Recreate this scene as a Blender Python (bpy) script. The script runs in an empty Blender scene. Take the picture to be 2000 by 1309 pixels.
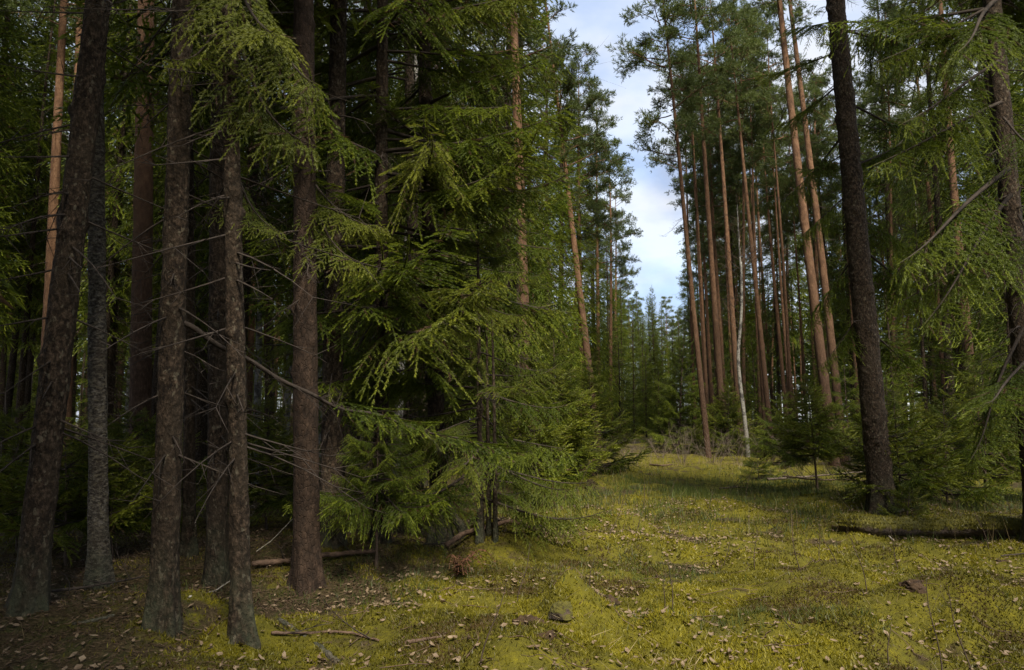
import bpy, math, random
import numpy as np
from mathutils import Matrix, Vector

R = math.radians
scene = bpy.context.scene
COL = scene.collection

# ------------------------------------------------------------------ camera
FPX, CXP, CYP = 1444.0, 1000.0, 654.5          # focal length and centre in photo pixels (2000 x 1309)
EYE, PITCH = 1.5, R(6.55)
cam_data = bpy.data.cameras.new('camera')
cam = bpy.data.objects.new('camera', cam_data)
COL.objects.link(cam)
cam.location = (0, 0, EYE)
cam.rotation_euler = (R(90) + PITCH, 0, 0)
cam_data.sensor_width = 36.0
cam_data.lens = 36.0 * FPX / 2000.0
cam_data.clip_start = 0.05
cam_data.clip_end = 2000
scene.camera = cam

# ------------------------------------------------------------------ sky, sun, exposure
SUN_EL, SUN_AZ = R(49), R(163)                 # azimuth clockwise from +Y: behind the camera, to the right
world = bpy.data.worlds.new('World')
scene.world = world
world.use_nodes = True
nt = world.node_tree
nt.nodes.clear()


def N(nt, t, **kw):
    n = nt.nodes.new(t)
    for k, v in kw.items():
        setattr(n, k, v)
    return n


out = N(nt, 'ShaderNodeOutputWorld')
bg = N(nt, 'ShaderNodeBackground')
bg.inputs['Strength'].default_value = 0.088
sky = N(nt, 'ShaderNodeTexSky', sky_type='NISHITA', sun_disc=False, sun_elevation=SUN_EL, sun_rotation=SUN_AZ)
sky.air_density = 1.1
sky.dust_density = 0.6
sky.ozone_density = 3.0
tc = N(nt, 'ShaderNodeTexCoord')
mp = N(nt, 'ShaderNodeMapping')
mp.inputs['Scale'].default_value = (1.0, 1.0, 1.9)
mp.inputs['Location'].default_value = (1.94, 3.9, 7.98)
n1 = N(nt, 'ShaderNodeTexNoise')
n1.inputs['Scale'].default_value = 3.1
n1.inputs['Detail'].default_value = 7
n1.inputs['Roughness'].default_value = 0.55
cr = N(nt, 'ShaderNodeValToRGB')
cr.color_ramp.elements[0].position = 0.40
cr.color_ramp.elements[1].position = 0.57
cr.color_ramp.elements[0].color = (0.68, 0.68, 0.68, 1)
n2 = N(nt, 'ShaderNodeTexNoise')
n2.inputs['Scale'].default_value = 6.0
n2.inputs['Detail'].default_value = 5
cc = N(nt, 'ShaderNodeValToRGB')
cc.color_ramp.elements[0].position = 0.36
cc.color_ramp.elements[0].color = (1.35, 1.65, 2.3, 1)
cc.color_ramp.elements[1].position = 0.62
cc.color_ramp.elements[1].color = (2.6, 2.65, 2.75, 1)
mx = N(nt, 'ShaderNodeMix', data_type='RGBA')
L = nt.links.new
L(tc.outputs['Generated'], mp.inputs['Vector'])
L(mp.outputs['Vector'], n1.inputs['Vector'])
L(mp.outputs['Vector'], n2.inputs['Vector'])
L(n1.outputs['Fac'], cr.inputs['Fac'])
L(n2.outputs['Fac'], cc.inputs['Fac'])
L(cr.outputs['Color'], mx.inputs['Factor'])
L(sky.outputs['Color'], mx.inputs['A'])
L(cc.outputs['Color'], mx.inputs['B'])
L(mx.outputs['Result'], bg.inputs['Color'])
L(bg.outputs['Background'], out.inputs['Surface'])

sun_data = bpy.data.lights.new('sun', 'SUN')
sun = bpy.data.objects.new('sun', sun_data)
COL.objects.link(sun)
sun_data.energy = 2.0
sun_data.angle = R(13)
sun_data.color = (1.0, 0.92, 0.78)
to_sun = Vector((math.sin(SUN_AZ) * math.cos(SUN_EL), math.cos(SUN_AZ) * math.cos(SUN_EL), math.sin(SUN_EL)))
sun.rotation_euler = to_sun.to_track_quat('Z', 'Y').to_euler()
sun.location = (0, 0, 60)

scene.view_settings.view_transform = 'Standard'
scene.view_settings.look = 'None'
scene.view_settings.exposure = 2.05
scene.view_settings.gamma = 1.0
scene.view_settings.use_curve_mapping = False
scene.render.engine = 'CYCLES'
scene.cycles.use_denoising = True
scene.cycles.max_bounces = 5
scene.cycles.diffuse_bounces = 3
scene.cycles.transmission_bounces = 3
scene.cycles.glossy_bounces = 2
scene.cycles.caustics_reflective = False
scene.cycles.caustics_refractive = False

rng = np.random.default_rng(7)
random.seed(7)

# ------------------------------------------------------------------ noise


def _hash(ix, iy, iz=0, seed=0):
    h = (ix.astype(np.int64) * 374761393 + iy.astype(np.int64) * 668265263 + np.int64(1) * iz * 2147483647 + seed * 144269) & 0xFFFFFFFF
    h = ((h ^ (h >> 13)) * 1274126177) & 0xFFFFFFFF
    h = (h ^ (h >> 16)) & 0xFFFFFFFF
    return h / 4294967295.0


def vnoise2(x, y, seed=0):
    ix, iy = np.floor(x), np.floor(y)
    fx, fy = x - ix, y - iy
    fx, fy = fx * fx * (3 - 2 * fx), fy * fy * (3 - 2 * fy)
    a, b = _hash(ix, iy, 0, seed), _hash(ix + 1, iy, 0, seed)
    c, d = _hash(ix, iy + 1, 0, seed), _hash(ix + 1, iy + 1, 0, seed)
    return (a + (b - a) * fx) * (1 - fy) + (c + (d - c) * fx) * fy - 0.5


def vnoise3(x, y, z, seed=0):
    iz = np.floor(z)
    fz = z - iz
    fz = fz * fz * (3 - 2 * fz)

    def sl(k):
        ix, iy = np.floor(x), np.floor(y)
        fx, fy = x - ix, y - iy
        fx, fy = fx * fx * (3 - 2 * fx), fy * fy * (3 - 2 * fy)
        zz = (k % 100003).astype(np.int64)
        a, b = _hash(ix, iy, zz, seed), _hash(ix + 1, iy, zz, seed)
        c, d = _hash(ix, iy + 1, zz, seed), _hash(ix + 1, iy + 1, zz, seed)
        return (a + (b - a) * fx) * (1 - fy) + (c + (d - c) * fx) * fy
    return sl(iz) * (1 - fz) + sl(iz + 1) * fz - 0.5


# ------------------------------------------------------------------ mesh building
class MB:
    """collects vertices and triangles with a tint per vertex and a material slot per face"""

    def __init__(s):
        s.v, s.f, s.t, s.m, s.n = [], [], [], [], 0

    def add(s, v, f, tint=0.5, mat=0):
        v = np.asarray(v, float).reshape(-1, 3)
        f = np.asarray(f, np.int64).reshape(-1, 3)
        s.v.append(v)
        s.f.append(f + s.n)
        s.t.append(np.broadcast_to(np.asarray(tint, float), (len(v),)))
        s.m.append(np.full(len(f), mat, np.int32))
        s.n += len(v)

    def tube(s, pts, rad, sides=5, tint=0.5, mat=0, cap=False):
        pts = np.asarray(pts, float)
        n = len(pts)
        rad = np.broadcast_to(np.asarray(rad, float), (n,))
        tan = np.gradient(pts, axis=0)
        tan /= np.linalg.norm(tan, axis=1, keepdims=True) + 1e-9
        mean = tan.mean(0)
        ref = np.array((0, 0, 1.0)) if abs(mean[2]) < 0.7 * np.linalg.norm(mean) else np.array((1.0, 0, 0))
        u = np.cross(tan, ref)
        u /= np.linalg.norm(u, axis=1, keepdims=True) + 1e-9
        w = np.cross(u, tan)
        a = np.arange(sides) * 2 * math.pi / sides
        v = pts[:, None] + rad[:, None, None] * (np.cos(a)[None, :, None] * u[:, None] + np.sin(a)[None, :, None] * w[:, None])
        f = grid_faces(n, sides, True)
        v = v.reshape(-1, 3)
        if cap:
            b = len(v)
            v = np.vstack([v, pts[0], pts[-1]])
            k = np.arange(sides)
            k2 = (k + 1) % sides
            f = np.vstack([f, np.stack([np.full(sides, b), k2, k], 1),
                           np.stack([np.full(sides, b + 1), (n - 1) * sides + k, (n - 1) * sides + k2], 1)])
        s.add(v, f, tint, mat)

    def stamp(s, tv, tf, tt, pos, F, S, U, ln, tint, mat=0, wid=None):
        """copies of a small template; frames F (forward), S, U per copy, scaled by ln (and wid across)"""
        n, k = len(pos), len(tv)
        if n == 0:
            return
        ln = np.broadcast_to(ln, (n,))[:, None, None]
        wd = ln if wid is None else np.broadcast_to(wid, (n,))[:, None, None]
        v = pos[:, None] + ln * tv[None, :, 0, None] * F[:, None] + wd * (tv[None, :, 1, None] * S[:, None] + tv[None, :, 2, None] * U[:, None])
        f = tf[None] + (np.arange(n) * k)[:, None, None]
        t = np.clip(np.broadcast_to(tint, (n,))[:, None] + tt[None], 0, 1)
        s.add(v.reshape(-1, 3), f.reshape(-1, 3), t.reshape(-1), mat)

    def mesh(s, name, mats, smooth=False):
        v, f = np.concatenate(s.v), np.concatenate(s.f)
        me = bpy.data.meshes.new(name)
        me.vertices.add(len(v))
        me.vertices.foreach_set('co', v.astype(np.float32).ravel())
        me.loops.add(len(f) * 3)
        me.loops.foreach_set('vertex_index', f.astype(np.int32).ravel())
        me.polygons.add(len(f))
        me.polygons.foreach_set('loop_start', (np.arange(len(f)) * 3).astype(np.int32))
        me.polygons.foreach_set('loop_total', np.full(len(f), 3, np.int32))
        me.polygons.foreach_set('material_index', np.concatenate(s.m))
        if smooth:
            me.polygons.foreach_set('use_smooth', np.ones(len(f), bool))
        at = me.attributes.new('tint', 'FLOAT', 'POINT')
        at.data.foreach_set('value', np.concatenate(s.t).astype(np.float32))
        for m in mats:
            me.materials.append(m)
        me.update(calc_edges=True)
        return me


def grid_faces(n, m, wrap):
    i = np.arange(n - 1)[:, None]
    j = np.arange(m if wrap else m - 1)[None]
    j2 = (j + 1) % m
    a, b, c, d = i * m + j, i * m + j2, (i + 1) * m + j2, (i + 1) * m + j
    return np.concatenate([np.stack([a, b, c], -1).reshape(-1, 3), np.stack([a, c, d], -1).reshape(-1, 3)])


def link(name, me, parent=None, **props):
    o = bpy.data.objects.new(name, me)
    COL.objects.link(o)
    o.parent = parent
    for k, v in props.items():
        o[k] = v
    return o


def thing(name, label, cat, loc=(0, 0, 0), group=None, me=None):
    o = bpy.data.objects.new(name, me)
    COL.objects.link(o)
    o.location = loc
    o['label'] = label
    o['category'] = cat
    if group:
        o['group'] = group
    return o


def norm(a):
    a = np.asarray(a, float)
    return a / (np.linalg.norm(a, axis=-1, keepdims=True) + 1e-9)


# ------------------------------------------------------------------ materials
def mat(name):
    m = bpy.data.materials.new(name)
    m.use_nodes = True
    t = m.node_tree
    b = t.nodes['Principled BSDF']
    return m, t, b


def noise(t, vec, scale, detail=4, rough=0.55):
    n = N(t, 'ShaderNodeTexNoise')
    n.inputs['Scale'].default_value = scale
    n.inputs['Detail'].default_value = detail
    n.inputs['Roughness'].default_value = rough
    if vec is not None:
        t.links.new(vec, n.inputs['Vector'])
    return n.outputs['Fac']


def ramp(t, fac, stops):
    r = N(t, 'ShaderNodeValToRGB')
    e = r.color_ramp.elements
    while len(e) < len(stops):
        e.new(0.5)
    for k, (p, c) in enumerate(stops):
        e[k].position = p
        e[k].color = (*c, 1) if len(c) == 3 else c
    t.links.new(fac, r.inputs['Fac'])
    return r.outputs['Color']


def mixc(t, fac, a, b, mode='MIX'):
    m = N(t, 'ShaderNodeMix', data_type='RGBA', blend_type=mode)
    for s, v in (('Factor', fac), ('A', a), ('B', b)):
        if isinstance(v, (int, float)):
            m.inputs[s].default_value = v
        elif isinstance(v, tuple):
            m.inputs[s].default_value = (*v, 1)
        else:
            t.links.new(v, m.inputs[s])
    return m.outputs['Result']


def maths(t, op, a, b=None):
    m = N(t, 'ShaderNodeMath', operation=op)
    for k, v in enumerate((a, b)):
        if v is None:
            continue
        if isinstance(v, (int, float)):
            m.inputs[k].default_value = v
        else:
            t.links.new(v, m.inputs[k])
    return m.outputs[0]


def maprange(t, v, a, b, c=0.0, d=1.0):
    m = N(t, 'ShaderNodeMapRange')
    t.links.new(v, m.inputs['Value'])
    for k, x in zip(('From Min', 'From Max', 'To Min', 'To Max'), (a, b, c, d)):
        m.inputs[k].default_value = x
    return m.outputs['Result']


def objvec(t, sc=(1, 1, 1)):
    c = N(t, 'ShaderNodeTexCoord')
    info = N(t, 'ShaderNodeObjectInfo')
    add = N(t, 'ShaderNodeVectorMath', operation='ADD')
    mul = N(t, 'ShaderNodeVectorMath', operation='SCALE')
    comb = N(t, 'ShaderNodeCombineXYZ')
    t.links.new(info.outputs['Random'], comb.inputs['X'])
    t.links.new(info.outputs['Random'], comb.inputs['Y'])
    t.links.new(comb.outputs[0], mul.inputs[0])
    mul.inputs['Scale'].default_value = 37.0
    t.links.new(c.outputs['Object'], add.inputs[0])
    t.links.new(mul.outputs[0], add.inputs[1])
    m = N(t, 'ShaderNodeMapping')
    m.inputs['Scale'].default_value = sc
    t.links.new(add.outputs[0], m.inputs['Vector'])
    sep = N(t, 'ShaderNodeSeparateXYZ')
    t.links.new(c.outputs['Object'], sep.inputs[0])
    return m.outputs[0], sep.outputs['Z'], info.outputs['Random']


def bump(t, b, h, strength=0.6, dist=0.02):
    n = N(t, 'ShaderNodeBump')
    n.inputs['Strength'].default_value = strength
    n.inputs['Distance'].default_value = dist
    t.links.new(h, n.inputs['Height'])
    t.links.new(n.outputs[0], b.inputs['Normal'])


def voro(t, vec, scale, feature='F1', out='Distance'):
    v = N(t, 'ShaderNodeTexVoronoi', feature=feature)
    v.inputs['Scale'].default_value = scale
    t.links.new(vec, v.inputs['Vector'])
    return v.outputs[out]


def foliage_mat(name, dark, mid, tip, dry=None, transl=0.28):
    m, t, b = mat(name)
    at = N(t, 'ShaderNodeAttribute', attribute_name='tint')
    _, _, rnd = objvec(t)
    fac = maths(t, 'ADD', at.outputs['Fac'], maths(t, 'MULTIPLY', maths(t, 'SUBTRACT', rnd, 0.5), 0.22))
    stops = [(0.0, dry or dark), (0.16, dry or dark), (0.24, dark), (0.55, mid), (0.95, tip)]
    col = ramp(t, fac, stops)
    t.links.new(col, b.inputs['Base Color'])
    b.inputs['Roughness'].default_value = 0.5
    b.inputs['Specular IOR Level'].default_value = 0.35
    tr = N(t, 'ShaderNodeBsdfTranslucent')
    t.links.new(col, tr.inputs['Color'])
    ms = N(t, 'ShaderNodeMixShader')
    ms.inputs[0].default_value = transl
    t.links.new(b.outputs[0], ms.inputs[1])
    t.links.new(tr.outputs[0], ms.inputs[2])
    t.links.new(ms.outputs[0], t.nodes['Material Output'].inputs['Surface'])
    return m


M = {}
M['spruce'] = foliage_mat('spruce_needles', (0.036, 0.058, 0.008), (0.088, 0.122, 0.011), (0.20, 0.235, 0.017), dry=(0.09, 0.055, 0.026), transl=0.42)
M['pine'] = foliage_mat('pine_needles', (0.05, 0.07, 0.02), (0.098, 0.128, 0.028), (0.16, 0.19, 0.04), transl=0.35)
M['young'] = foliage_mat('young_and_sunlit_needles', (0.046, 0.066, 0.009), (0.118, 0.142, 0.014), (0.21, 0.225, 0.02), dry=(0.09, 0.055, 0.026), transl=0.35)  # young spruces, and the sunlit tone painted on some older boughs
M['moss'] = foliage_mat('moss_sprigs', (0.052, 0.05, 0.006), (0.155, 0.138, 0.009), (0.28, 0.238, 0.013), dry=(0.09, 0.06, 0.02), transl=0.3)
M['bilberry'] = foliage_mat('bilberry_shoots', (0.04, 0.06, 0.015), (0.08, 0.105, 0.02), (0.14, 0.16, 0.03), dry=(0.12, 0.09, 0.04))
M['drygrass'] = foliage_mat('dry_grass', (0.2, 0.15, 0.07), (0.36, 0.28, 0.14), (0.5, 0.4, 0.22))

# spruce bark: scaly, red brown to grey, lichen near the foot
m, t, b = mat('spruce_bark')
vec, z, rnd = objvec(t, (1, 1, 0.62))
vf = noise(t, vec, 34, 6, 0.7)
vw = N(t, 'ShaderNodeVectorMath', operation='MULTIPLY_ADD')
nw = N(t, 'ShaderNodeTexNoise')
nw.inputs['Scale'].default_value = 22
nw.inputs['Detail'].default_value = 4
t.links.new(vec, nw.inputs['Vector'])
t.links.new(nw.outputs['Color'], vw.inputs[0])
vw.inputs[1].default_value = (0.055, 0.055, 0.055)
t.links.new(vec, vw.inputs[2])
cell = voro(t, vw.outputs[0], 46)
big = noise(t, vec, 3.2, 3)
col = ramp(t, vf, [(0.36, (0.009, 0.006, 0.004)), (0.50, (0.029, 0.0195, 0.012)), (0.66, (0.095, 0.065, 0.043))])
col = mixc(t, maprange(t, big, 0.42, 0.7, 0, 0.5), col, (0.05, 0.037, 0.024))
lich = maths(t, 'MULTIPLY', ramp(t, noise(t, vec, 26, 3), [(0.60, (0, 0, 0)), (0.66, (1, 1, 1))]), 0.6)
col = mixc(t, lich, col, (0.14, 0.12, 0.082))
low = maths(t, 'MULTIPLY', maprange(t, z, 0.02, 0.65, 1, 0), maprange(t, noise(t, vec, 7, 4), 0.34, 0.62))
col = mixc(t, maths(t, 'MULTIPLY', low, 0.5), col, (0.072, 0.09, 0.052))
t.links.new(col, b.inputs['Base Color'])
b.inputs['Roughness'].default_value = 0.9
b.inputs['Specular IOR Level'].default_value = 0.2
bump(t, b, maths(t, 'ADD', maths(t, 'MULTIPLY', cell, 0.6), maths(t, 'MULTIPLY', vf, 1.3)), 0.8, 0.02)
M['spruce_bark'] = m

# pine bark: grey plated foot, orange flaking above
m, t, b = mat('pine_bark')
vec, z, rnd = objvec(t, (1, 1, 0.5))
vf = noise(t, vec, 24, 6, 0.7)
vec2, _, _ = objvec(t, (1, 1, 0.5))
vw = N(t, 'ShaderNodeVectorMath', operation='MULTIPLY_ADD')
nw = N(t, 'ShaderNodeTexNoise')
nw.inputs['Scale'].default_value = 30
t.links.new(vec, nw.inputs['Vector'])
t.links.new(nw.outputs['Color'], vw.inputs[0])
vw.inputs[1].default_value = (0.03, 0.03, 0.03)
t.links.new(vec, vw.inputs[2])
plate = voro(t, vw.outputs[0], 30, 'DISTANCE_TO_EDGE')
grey = ramp(t, vf, [(0.32, (0.034, 0.02, 0.012)), (0.55, (0.075, 0.043, 0.026)), (0.75, (0.16, 0.096, 0.062))])
orange = ramp(t, noise(t, vec2, 9, 5, 0.65), [(0.30, (0.07, 0.038, 0.022)), (0.52, (0.145, 0.078, 0.042)), (0.75, (0.24, 0.14, 0.08))])
hz = maths(t, 'ADD', z, maths(t, 'MULTIPLY', noise(t, vec2, 0.9, 3), 3.0))
col = mixc(t, maprange(t, hz, 5.5, 10.5), grey, orange)
t.links.new(col, b.inputs['Base Color'])
b.inputs['Roughness'].default_value = 0.85
b.inputs['Specular IOR Level'].default_value = 0.2
bump(t, b, maths(t, 'ADD', vf, maths(t, 'MINIMUM', maths(t, 'MULTIPLY', plate, 5), 0.5)), 0.7, 0.02)
M['pine_bark'] = m

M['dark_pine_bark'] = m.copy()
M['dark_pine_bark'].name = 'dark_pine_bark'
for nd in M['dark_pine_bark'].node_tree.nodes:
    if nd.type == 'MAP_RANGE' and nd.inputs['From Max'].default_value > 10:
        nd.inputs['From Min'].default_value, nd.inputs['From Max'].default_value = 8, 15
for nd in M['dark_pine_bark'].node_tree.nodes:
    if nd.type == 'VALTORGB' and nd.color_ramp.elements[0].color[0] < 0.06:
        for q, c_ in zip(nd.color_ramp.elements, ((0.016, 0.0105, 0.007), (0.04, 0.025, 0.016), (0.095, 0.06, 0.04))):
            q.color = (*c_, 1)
for nd in M['pine_bark'].node_tree.nodes:
    if nd.type == 'MAP_RANGE' and nd.inputs['From Max'].default_value > 10:
        nd.inputs['From Min'].default_value, nd.inputs['From Max'].default_value = 4.2, 9

# birch bark
m, t, b = mat('birch_bark')
vec, z, rnd = objvec(t, (1, 1, 3.5))
band = noise(t, vec, 7, 4, 0.6)
vec2, _, _ = objvec(t, (1, 1, 0.8))
patch = noise(t, vec2, 6, 5, 0.6)
col = ramp(t, band, [(0.36, (0.10, 0.085, 0.07)), (0.46, (0.17, 0.16, 0.135)), (0.8, (0.32, 0.305, 0.265))])
dark = ramp(t, patch, [(0.50, (0, 0, 0)), (0.57, (1, 1, 1))])
col = mixc(t, dark, col, (0.045, 0.04, 0.035))
col = mixc(t, maths(t, 'MULTIPLY', maprange(t, z, 0.0, 1.6, 1, 0), maprange(t, patch, 0.35, 0.5)), col, (0.07, 0.065, 0.05))
t.links.new(col, b.inputs['Base Color'])
b.inputs['Roughness'].default_value = 0.7
bump(t, b, patch, 0.4, 0.02)
M['birch_bark'] = m


M['grey_birch'] = M['spruce_bark'].copy()
M['grey_birch'].name = 'weathered_birch_bark'
for nd in M['grey_birch'].node_tree.nodes:
    if nd.type == 'VALTORGB':
        e = nd.color_ramp.elements
        if len(e) == 3:
            for q, c_ in zip(e, ((0.016, 0.013, 0.010), (0.06, 0.051, 0.04), (0.20, 0.18, 0.145))):
                q.color = (*c_, 1)
        else:
            e[0].position, e[1].position = 0.53, 0.6
    if nd.type == 'MAPPING':
        nd.inputs['Scale'].default_value = (0.8, 0.8, 1.3)


def plain(name, a, c, scale, rough=0.85, a2=None, transl=0.0, bp=0.3):
    m, t, b = mat(name)
    vec, z, rnd = objvec(t)
    f = noise(t, vec, scale, 5, 0.6)
    col = ramp(t, f, [(0.3, a), (0.7, c)])
    if a2:
        col = mixc(t, rnd, col, a2)
    t.links.new(col, b.inputs['Base Color'])
    b.inputs['Roughness'].default_value = rough
    b.inputs['Specular IOR Level'].default_value = 0.25
    if bp:
        bump(t, b, f, bp, 0.01)
    return m


M['twig'] = plain('dead_twig_wood', (0.024, 0.018, 0.014), (0.075, 0.058, 0.046), 12)
M['live_branch'] = plain('live_branch_bark', (0.016, 0.012, 0.009), (0.055, 0.041, 0.031), 14)
M['grey_twig'] = plain('grey_shrub_twig', (0.075, 0.055, 0.04), (0.19, 0.15, 0.115), 9)
M['sapling'] = plain('sapling_bark', (0.035, 0.025, 0.018), (0.10, 0.07, 0.05), 15)
M['leaf'] = plain('fallen_leaf', (0.075, 0.045, 0.026), (0.19, 0.13, 0.078), 40, 0.6, (0.27, 0.205, 0.135), bp=0.2)
M['rust'] = plain('rusty_bracken', (0.07, 0.032, 0.017), (0.15, 0.07, 0.036), 20)
M['deadwood'] = plain('rotten_wood', (0.055, 0.035, 0.024), (0.17, 0.11, 0.075), 18, bp=0.8)
M['palewood'] = plain('pale_birch_stick', (0.20, 0.17, 0.13), (0.5, 0.46, 0.38), 22, bp=0.6)
M['litter_piece'] = plain('brown_litter', (0.036, 0.023, 0.012), (0.125, 0.082, 0.048), 30, 0.8, (0.10, 0.06, 0.035))
M['peat'] = plain('bare_peat', (0.02, 0.012, 0.007), (0.075, 0.044, 0.022), 24, bp=0.9)

# mossy log: moss above, bare wood on the flanks (by the surface's own upward face)
m, t, b = mat('mossy_wood')
vec, z, rnd = objvec(t)
g = N(t, 'ShaderNodeAttribute', attribute_name='tint')
f = noise(t, vec, 9, 6, 0.65)
wood = ramp(t, noise(t, vec, 20, 5), [(0.3, (0.03, 0.022, 0.016)), (0.7, (0.10, 0.07, 0.05))])
moss = ramp(t, f, [(0.3, (0.035, 0.034, 0.006)), (0.7, (0.115, 0.1, 0.01))])
k = maprange(t, maths(t, 'ADD', g.outputs['Fac'], maths(t, 'MULTIPLY', maths(t, 'SUBTRACT', f, 0.5), 1.3)), 0.45, 0.6)
t.links.new(mixc(t, k, wood, moss), b.inputs['Base Color'])
b.inputs['Roughness'].default_value = 0.95
bump(t, b, f, 1.0, 0.04)
M['mossy'] = m

# forest floor
m, t, b = mat('forest_floor')
c = N(t, 'ShaderNodeTexCoord')
P = c.outputs['Object']
at = N(t, 'ShaderNodeAttribute', attribute_name='tint')
f1, f2, f3 = noise(t, P, 1.1, 6, 0.6), noise(t, P, 7, 6, 0.65), noise(t, P, 38, 5, 0.7)
moss = ramp(t, f2, [(0.30, (0.05, 0.05, 0.006)), (0.5, (0.12, 0.108, 0.009)), (0.72, (0.21, 0.18, 0.012))])
moss = mixc(t, maprange(t, f3, 0.35, 0.65), moss, (0.085, 0.075, 0.012))
litter = ramp(t, f3, [(0.30, (0.018, 0.013, 0.006)), (0.50, (0.052, 0.037, 0.017)), (0.70, (0.13, 0.095, 0.048))])
litter = mixc(t, maprange(t, f2, 0.45, 0.62, 0, 0.7), litter, (0.045, 0.05, 0.013))
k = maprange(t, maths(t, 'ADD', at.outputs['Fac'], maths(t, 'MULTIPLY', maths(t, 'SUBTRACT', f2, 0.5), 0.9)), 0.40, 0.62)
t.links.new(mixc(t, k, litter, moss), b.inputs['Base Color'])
b.inputs['Roughness'].default_value = 0.95
b.inputs['Specular IOR Level'].default_value = 0.15
bump(t, b, maths(t, 'ADD', f2, maths(t, 'MULTIPLY', f3, 0.5)), 0.8, 0.05)
M['floor'] = m

# ------------------------------------------------------------------ ground
# corridor of moss: direction (0.185, 1), from the camera's feet to the far trees


def corr(x, y):
    """signed place across the clearing: 0 at its left edge, 1 at its right edge"""
    return (x - (-2.1 + 0.185 * y)) / 6.2


MOUNDS = []     # x, y, radius, height


def ground_z(x, y):
    x, y = np.asarray(x, float), np.asarray(y, float)
    z = 0.22 * vnoise2(x / 4.3, y / 4.3, 1) + 0.17 * vnoise2(x / 1.35, y / 1.35, 2) + 0.125 * vnoise2(x / 0.45, y / 0.45, 3)
    z = z + 0.034 * vnoise2(x / 0.15, y / 0.15, 4)
    for mx_, my_, r_, h_ in MOUNDS:
        q = ((x - mx_) ** 2 + ((y - my_) * 0.8) ** 2) / r_ ** 2
        z = z + h_ * np.exp(-q * q * 0.9)
    return z


def ray(px, py):
    d = np.array(((px - CXP) / FPX, 1.0, (CYP - py) / FPX))
    c_, s_ = math.cos(PITCH), math.sin(PITCH)
    return np.array((d[0], d[1] * c_ - d[2] * s_, d[1] * s_ + d[2] * c_))


def at(px, py, Y):
    """the point at world depth Y that photo pixel (px, py) looks at"""
    d = ray(px, py)
    return np.array((0, 0, EYE)) + d * (Y / d[1])


def on_ground(px, py):
    d = ray(px, py)
    tt = np.arange(2.0, 200, 0.02)
    p = tt[:, None] * d[None] + np.array((0, 0, EYE))
    below = np.nonzero(p[:, 2] <= ground_z(p[:, 0], p[:, 1]))[0]
    return p[below[0]] if len(below) else p[-1]


def flat(px, py):
    d = ray(px, py)
    return d * (-EYE / d[2])


def project(x, y, z):
    z = z - EYE
    c_, s_ = math.cos(PITCH), math.sin(PITCH)
    v = y * c_ + z * s_
    w = -y * s_ + z * c_
    return CXP + FPX * x / v, CYP - FPX * w / v


gq = np.random.default_rng(12)
EXTRA = tuple((gq.uniform(1080, 1980), gq.uniform(1030, 1250), gq.uniform(35, 80), gq.uniform(0.06, 0.12)) for _ in range(22))
for px, py, wpx, h in ((1128, 1008, 60, 0.2), (1210, 1040, 60, 0.2), (985, 1090, 75, 0.25), (1845, 1175, 90, 0.17), (1135, 955, 40, 0.22),
                       (1090, 1215, 70, 0.09), (1500, 1260, 150, 0.08), (1200, 945, 40, 0.16), (1350, 1000, 130, 0.1), (1640, 1110, 120, 0.08),
                       (700, 1105, 150, 0.08), (470, 1245, 60, 0.1), (320, 1225, 90, 0.1), (1700, 985, 110, 0.2), (1955, 1190, 80, 0.1), (1000, 1275, 110, 0.08)) + EXTRA:
    p = flat(px, py)
    MOUNDS.append((p[0], p[1], wpx / FPX * p[1], h))


FEET = [flat(*p)[:2] for p in ((318, 1226), (472, 1240), (600, 1142), (1724, 1002), (55, 1186), (424, 1140), (860, 1062))]


def foot(x, y):
    q = 0
    for a, b_ in FEET:
        q = q + 0.4 * np.exp(-((x - a) ** 2 + (y - b_) ** 2) / 0.16)
    return q


def hummock(x, y):
    q = 0
    for a, b_, r_, h_ in MOUNDS[:9] + MOUNDS[16:]:
        q = q + 0.7 * np.exp(-((x - a) ** 2 + (y - b_) ** 2) / r_ ** 2)
    return q


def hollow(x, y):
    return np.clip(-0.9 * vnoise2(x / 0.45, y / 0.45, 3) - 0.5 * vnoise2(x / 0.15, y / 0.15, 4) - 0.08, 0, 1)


def moss_and_shade(x, y):
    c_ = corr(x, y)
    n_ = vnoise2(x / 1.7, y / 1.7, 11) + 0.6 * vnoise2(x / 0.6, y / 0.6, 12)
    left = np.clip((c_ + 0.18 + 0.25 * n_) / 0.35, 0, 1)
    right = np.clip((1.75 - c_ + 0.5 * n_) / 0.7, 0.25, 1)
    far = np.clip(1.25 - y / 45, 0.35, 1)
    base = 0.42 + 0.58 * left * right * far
    return np.clip(base + 0.5 * n_ * (0.6 + 0.4 * left) + foot(x, y) + hummock(x, y) - 2.0 * hollow(x, y), 0, 1)  # hollows turn to dark litter, so their shade is put into the colour


ang_f = np.linspace(-R(43), R(43), 390)
ang_b = np.linspace(R(43), R(317), 46)[1:-1]
ang = np.concatenate([ang_f, ang_b])
rr = np.concatenate([[0.0], np.geomspace(0.8, 3.2, 26)[:-1], np.geomspace(3.2, 45, 285)[:-1], np.geomspace(45, 600, 40)])
X = rr[:, None] * np.sin(ang)[None]
Y = rr[:, None] * np.cos(ang)[None]
Z = ground_z(X, Y) * np.clip(1.6 - rr / 120, 0, 1)[:, None]
mb = MB()
mb.add(np.stack([X, Y, Z], -1), grid_faces(len(rr), len(ang), True), (moss_and_shade(X, Y) - np.clip(1.1 * vnoise2(X / 0.33, Y / 0.33, 23) * -1 - 0.12, 0, 0.5) * (Y < 30)).ravel())
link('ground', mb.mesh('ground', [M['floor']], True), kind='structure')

# ------------------------------------------------------------------ foliage templates
rs = np.random.default_rng(3)


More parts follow.
